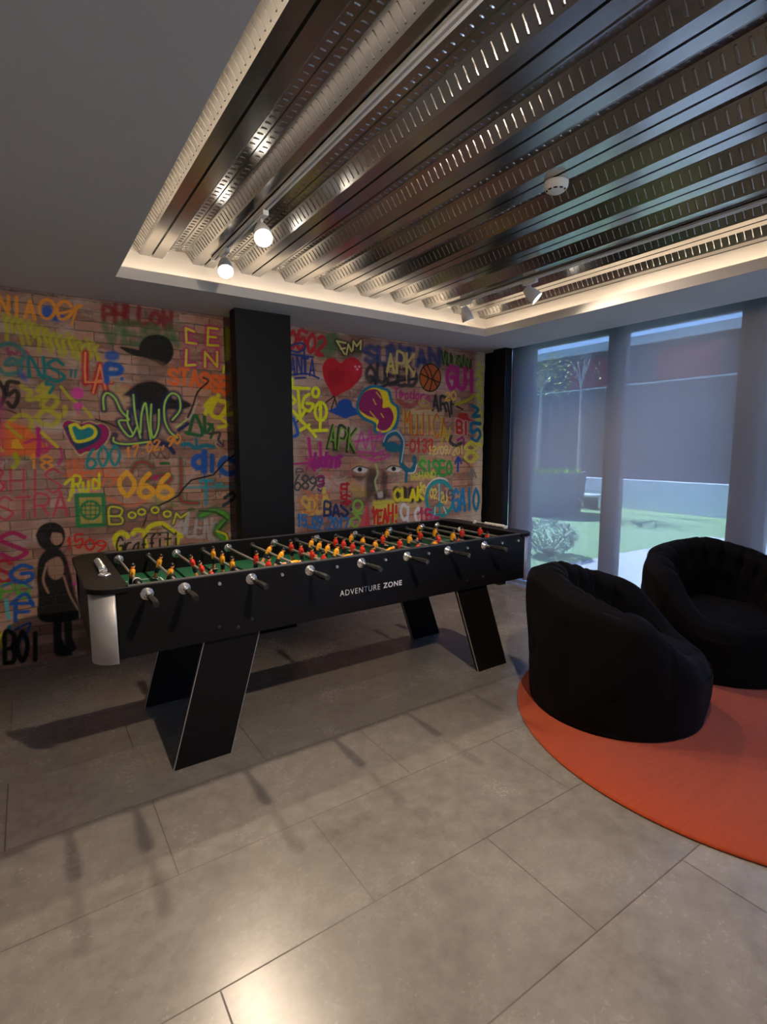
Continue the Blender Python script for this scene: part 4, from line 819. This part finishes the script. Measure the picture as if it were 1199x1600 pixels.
# lettering on the side
cu = bpy.data.curves.new('lettering', 'FONT'); 
def lettering(s_, x0, x1, zb, hgt, off, name):
    cu = bpy.data.curves.new(name, 'FONT'); cu.body = s_; cu.size = 1; cu.offset = off; cu.space_character = 1.15; cu.extrude = 0
    o = bpy.data.objects.new(name, cu); C.objects.link(o); bpy.context.view_layer.update()
    me = bpy.data.meshes.new_from_object(o.evaluated_get(bpy.context.evaluated_depsgraph_get())); bpy.data.objects.remove(o)
    v = np.empty(len(me.vertices)*3); me.vertices.foreach_get('co', v); v = v.reshape(-1, 3)
    lo, hi = v.min(0), v.max(0); sxx = (x1-x0)/(hi[0]-lo[0]); sz = hgt/(hi[1]-lo[1])
    nv = np.stack([x0+(v[:, 0]-lo[0])*sxx-tb.location.x, np.full(len(v), TY0-.0008-tb.location.y), zb+(v[:, 1]-lo[1])*sz], -1)
    me.vertices.foreach_set('co', nv.ravel()); me.name = name; me.materials.clear(); me.materials.append(LETTER); me.update()
    q = bpy.data.objects.new(name, me); C.objects.link(q); q.parent = tb; q['label'] = 'white lettering reading '+s_; return q
lettering('ADVENTURE', 1.352, 1.612, .7015, .031, -.006, 'side_lettering')
lettering('ZONE', 1.634, 1.765, .7035, .031, .022, 'side_lettering')
# rods
NR = 16; RZ = .869
RX = [.394+.15647*i for i in range(NR)]
NEAR = [0, 1, 3, 5, 7, 9, 11, 13]
PLAY = {0: [2.82], 1: [2.99, 2.72], 2: [2.883, 2.704, 2.525], 3: [3.052, 2.881, 2.71], 4: [2.92-.14, 2.60], 5: [3.0, 2.816, 2.637], 6: [3.002, 2.858, 2.709, 2.565], 7: [3.051, 2.940, 2.829, 2.715, 2.60],
        8: [3.001, 2.894, 2.779, 2.666, 2.552], 9: [3.068, 2.916, 2.766, 2.616], 10: [2.911, 2.713, 2.52], 11: [3.091, 2.82, 2.55], 12: [2.899, 2.702, 2.505], 13: [3.119, 2.930, 2.735], 14: [2.809, 2.55], 15: [2.783]}
TILT = {0: 8, 1: 18, 2: -14, 3: 0, 4: 6, 5: 32, 6: -4, 7: 20, 8: 2, 9: 8, 10: 4, 11: 10, 12: 0, 13: 12, 14: -3, 15: 0}
def player_mb(x, y, tilt, k=1):
    b = MB()
    # built round the rod axis, then turned about it (tilt in degrees towards +x)
    b.ball((0, 0, .036), (.0085, .0085, .010), 10, 7, 1)                     # head
    b.ball((-.001, 0, .040), (.0092, .0092, .0085), 10, 6, 0)                # hair
    b.loft([(0, 0, .028), (0, 0, .024), (0, 0, .014), (0, 0, -.006), (0, 0, -.014)], [.005, .013, .0155, .0135, .011], 12, 2, ex=.72)
    for s_ in (-1, 1): b.loft([(0, s_*.013, .020), (0, s_*.018, .012), (.002, s_*.017, .001)], [.005, .0048, .004], 8, 2)
    for s_ in (-1, 1): b.ball((.003, s_*.0165, -.002), .0042, 8, 5, 1)
    b.loft([(0, 0, -.012), (0, 0, -.024), (0, 0, -.036)], [.0125, .0125, .011], 12, 3, ex=.75)
    b.loft([(0, 0, -.034), (0, 0, -.050), (0, 0, -.060)], [.0085, .0075, .0085], 10, 1, ex=.9)
    b.box(-.008, .013, -.009, .009, -.074, -.058, 0)
    b.box(-.0085, .0135, -.0095, .0095, -.064, -.060, 4)
    t_ = math.radians(tilt); c_, s_ = math.cos(t_), math.sin(t_)
    b.v = [(x+vx*c_*k+vz*s_, y+vy, RZ+vz*c_-vx*s_*k) for vx, vy, vz in [(q[0]*1.28, q[1]*1.28, q[2]*(1.3 if q[2] > 0 else 1.13)) for q in b.v]]
    return b
def handle(parent, x, s_):
    y = TY0 if s_ < 0 else TY1
    c = MB(); c.loft([(x, y+s_*.055, RZ), (x, y+s_*.065, RZ), (x, y+s_*.085, RZ), (x, y+s_*.105, RZ), (x, y+s_*.16, RZ), (x, y+s_*.188, RZ), (x, y+s_*.192, RZ)], [.012, .013, .0115, .0155, .0165, .0155, .011], 8, 0, smooth=False)
    c.build('handle', BLACKPLAS, parent)
for i, x in enumerate(RX):
    near = i in NEAR; s_ = -1 if near else 1
    rod = MB(); ya, yb = (TY0-.075, TY1+.012) if near else (TY0-.012, TY1+.075)
    rod.tube((x, ya, RZ), (x, yb, RZ), .0078, 14); rd = rod.build('rod', STEEL, tb, label='steel rod carrying '+('yellow' if near else 'red')+'-shirted players')
    handle(rd, x, s_)
    for j, y in enumerate(PLAY[i]):
        til = TILT[i]+(58 if (i, j) in ((5, 2), (7, 4), (9, 3)) else 0)
        player_mb(x, y, til, 1).build('player', [HAIR, SKIN, YELLOW if near else RED, NAVY, WHITEP], rd, label=('yellow' if near else 'red')+'-shirted player figure with tan legs and black hair')
    lasty = PLAY[i][-1]
    if i in (0, 1, 3, 9, 11):
        c = MB(); c.lathe([(.008, 0), (.017, .001), (.019, .008), (.018, .026), (.009, .028)], (x, lasty-.030 if i else 2.675, RZ), (0, -1, 0), 18); c.build('rubber_bumper', BLACKRUB, rd)
    if i == 0: c = MB(); c.lathe([(.008, 0), (.020, .001), (.020, .006), (.008, .007)], (x, 2.682, RZ), (0, -1, 0), 18); c.build('washer', WHITEP, rd)
    if i == 15: c = MB(); c.lathe([(.008, -.010), (.020, -.008), (.022, 0), (.018, .010), (.008, .012)], (x, 3.00, RZ), (0, -1, 0), 18); c.build('rod_stop', WHITEP, rd)
    # bearings through both side panels
    ys_, yo = (TY0, -1) if near else (TY1, 1)
    c = MB(); c.lathe([(.009, .017), (.014, .016), (.016, .006), (.025, .004), (.028, 0)], (x, ys_, RZ), (0, yo, 0), 28); c.build('bearing', CHROME, tb)
    yi, di = (TY1-.028, -1) if (not near or i == 0) else (TY1-.028, -1)
    if near and i:
        c = MB(); c.lathe([(.009, .010), (.018, .009), (.021, 0)], (x, TY1-.028, RZ), (0, -1, 0), 20); c.build('bearing', BLACKPLAS, tb)
    else:
        c = MB(); c.lathe([(.009, .014), (.013, .013), (.015, .006), (.024, .004), (.026, 0)], (x, TY1-.028, RZ), (0, -1, 0), 28); c.build('bearing', CHROME, tb)
    if not near:
        c = MB(); c.lathe([(0, .012), (.005, .011), (.0068, .006), (.0085, .001), (.0085, 0)], (x, TY0, RZ), (0, -1, 0), 14); c.build('end_cap', CHROME, tb)
# score counters and ball cup
c = MB(); c.tube((.262, 2.72, TT+.014), (.262, 2.99, TT+.014), .004, 8); c.box(.245, .279, 2.985, 2.995, TT, TT+.022); c.box(.245, .279, 2.745, 2.755, TT, TT+.022)
for k in range(9): c.lathe([(.006, 0), (.017, .002), (.017, .018), (.006, .020)], (.262, 2.775+k*.0235, TT+.017), (0, 1, 0), 14)
c.build('score_counter', CHROME, tb, label='silver bead score counter on the left end')
c = MB(); c.lathe([(.026, 0), (.028, .006), (.022, .010), (.018, .004), (0, .003)], (.262, 2.70, TT), (0, 0, 1), 20); c.build('ball_cup', CHROME, tb)
c = MB(); c.box(2.845, 2.875, 2.96, 2.97, TT, TT+.022); c.box(2.845, 2.875, 2.64, 2.65, TT, TT+.022); c.tube((2.86, 2.65, TT+.014), (2.86, 2.965, TT+.014), .003, 8)
for k in range(10): c.lathe([(.006, 0), (.012, .002), (.012, .014), (.006, .016)], (2.86, 2.66+k*.0195, TT+.015), (0, 1, 0), 12)
c.build('score_counter', WHITEP, tb, label='white bead score counter on the right end')
# ================================================================== RUG AND ARMCHAIRS
RC = (3.135, 1.187); RR = 1.162
c = MB(); n = 128; pr = [(0, .0), (RR-.012, 0), (RR-.002, .003), (RR, .008), (RR-.004, .013), (RR-.015, .0155), (RR-.3, .0155), (RR-.6, .0155), (0, .0155)]
c.lathe(pr, (RC[0], RC[1], .0005), seg=n); o = c.build('round_rug', RUG, origin=(RC[0], RC[1], 0), label='large round orange-red wool rug under the two black armchairs', cat='rug')
def pouf(loc, face, label, seed, dh=0):
    """tub beanbag chair: face = heading of the open front, degrees"""
    rs = random.Random(seed); t_ = empty('tub_armchair', loc, math.radians(face), label=label, cat='armchair', group=None)
    NT, NP = 180, 92
    ph = [rs.uniform(0, 6.28) for _ in range(12)]
    prof_cache = []
    def H(th):
        s_ = (1-math.cos(th))/2; q = min(1, max(0, (s_-.03)/.36)); q = q*q*(3-2*q)
        return .365+(.415+dh)*(.40*q+.60*s_)
    def cr4(P, n):
        out = []
        Q = [P[0]]+P+[P[-1]]; m_ = len(P)-1
        for k in range(n):
            u = k/(n-1)*m_; i = min(int(u), m_-1); f = u-i; p0, p1, p2, p3 = Q[i:i+4]
            out.append(tuple(.5*((2*p1[c_])+(-p0[c_]+p2[c_])*f+(2*p0[c_]-5*p1[c_]+4*p2[c_]-p3[c_])*f*f+(-p0[c_]+3*p1[c_]-3*p2[c_]+p3[c_])*f**3) for c_ in (0, 1)))
        return out
    vs = []
    for i in range(NT):
        th = 2*PI*i/NT; h = H(th); bk = (1-math.cos(th))/2; lean = .035*bk
        P = [(.0, .0), (.25, .0), (.445, .003), (.470, .04), (.482, .16), (.490, min(.28, h-.08)), (.480+lean*.5, h-.085), (.445+lean*.4, h-.022), (.385, h), (.325-.01*bk, h-.025), (.285, h-.09), (.275, max(.28, h-.22)), (.27, .27), (.2, .24), (0, .24)]
        pp = cr4(P, NP); row = []
        for k, (r, z) in enumerate(pp):
            u = k/(NP-1)*14
            d = 0
            side = min(1, max(0, (u-2.5)/1.5))*min(1, max(0, (13-u)/1.5))
            d += side*(.006*math.sin(3*th+ph[0]+4*z)+.005*math.sin(7*th+ph[1]-9*z)+.003*math.sin(15*th+ph[2]+13*z))
            # seams of the sewn panels
            for sth in (0.0, 1.05, 2.1, PI, -2.1, -1.05):
                q = (th-sth+PI) % (2*PI)-PI; d -= .010*math.exp(-(q/.028)**2)*side*(1 if u > 3 else 0)
            # tufts on the inner back and radiating folds over the rim
            if u > 8 and bk > .22:
                for j in range(-4, 5):
                    q = (th-PI-j*.40+PI) % (2*PI)-PI
                    for zz, off in ((h-.12, 0), (h-.27, .2)):
                        qq = (th-PI-j*.40-off+PI) % (2*PI)-PI
                        d -= .026*math.exp(-(qq/.10)**2-((z-zz)/.05)**2)*min(1, (bk-.2)*4)
                    d -= .022*math.exp(-(q/.045)**2)*math.exp(-((z-h+.05)/.10)**2)*min(1, (bk-.2)*4)
                d += .012*min(1, (bk-.2)*3)
            if 3.5 < u < 8.0:  # pinched wrinkles on the outside
                for (a_, z_, w_) in ((2.3, .52, .14), (-2.2, .50, .14), (2.6, .30, .2), (-1.5, .25, .18), (1.5, .28, .18), (-2.7, .33, .2)):
                    q = (th-a_+PI) % (2*PI)-PI; d -= .019*math.exp(-(q/w_)**2-((z-z_-.06*math.sin(9*q))/.016)**2)
            sgn = 1 if u < 8 else -1
            if 7 <= u <= 9: z += d*.8; r2 = r
            else: r2 = r+sgn*d
            x, y = r2*math.cos(th), r2*math.sin(th)*1.0
            row.append((x, y, max(z, 0.0)))
        vs.append(row)
    V_ = []; F_ = []
    for i in range(NT): V_ += vs[i]
    for i in range(NT):
        i2 = (i+1) % NT
        for k in range(NP-1): F_.append((i*NP+k, i2*NP+k, i2*NP+k+1, i*NP+k+1))
    b = MB(); b.add(V_, F_, 0, True)
    me_o = b.build('upholstered_shell', FABRIC, None); bm = bmesh.new(); bm.from_mesh(me_o.data); bmesh.ops.remove_doubles(bm, verts=bm.verts, dist=.0008); bmesh.ops.recalc_face_normals(bm, faces=bm.faces); bm.to_mesh(me_o.data); bm.free(); me_o.parent = t_
    # seat cushion
    V_ = []; F_ = []; NS, NK = 90, 24
    for i in range(NS):
        th = 2*PI*i/NS; fr_ = (1+math.cos(th))/2
        R_ = .285+.085*max(0, fr_)**2.2
        for k in range(NK):
            u = k/(NK-1)
            if u < .75: r = R_*u/.75; z = .392+.022*(1-(u/.75)**2)-.02*fr_*(u/.75)**2+.005*math.sin(3*th+ph[3])*u+.003*math.sin(5*th+14*r+ph[4])
            else: a = (u-.75)/.25*PI/2; r = R_+.022*math.sin(a*2)*.6; z = .392-.02*fr_-.07*(1-math.cos(a))
            V_.append((r*math.cos(th)+.02, r*math.sin(th), z))
    for i in range(NS):
        i2 = (i+1) % NS
        for k in range(NK-1): F_.append((i*NK+k, i2*NK+k, i2*NK+k+1, i*NK+k+1))
    b = MB(); b.add(V_, F_, 0, True); s_o = b.build('seat_cushion', FABRIC, None)
    bm = bmesh.new(); bm.from_mesh(s_o.data); bmesh.ops.remove_doubles(bm, verts=bm.verts, dist=.0008); bmesh.ops.recalc_face_normals(bm, faces=bm.faces); bm.to_mesh(s_o.data); bm.free(); s_o.parent = t_
    for j in range(-3, 4):
        th = PI+j*.40; h = H(th); bt = MB(); r = .315; bt.ball((r*math.cos(th), r*math.sin(th), h-.12), (.013, .013, .013), 10, 6); bo = bt.build('tuft_button', FABRIC, None); bo.parent = t_
    return t_
pouf((2.774, 1.693, .016), -55, 'black tufted tub armchair seen from behind, its left side towards the foosball table', 3)
pouf((3.91, 1.63, .016), 226, 'black tufted tub armchair by the glazing with its open front facing into the room', 8, .02)
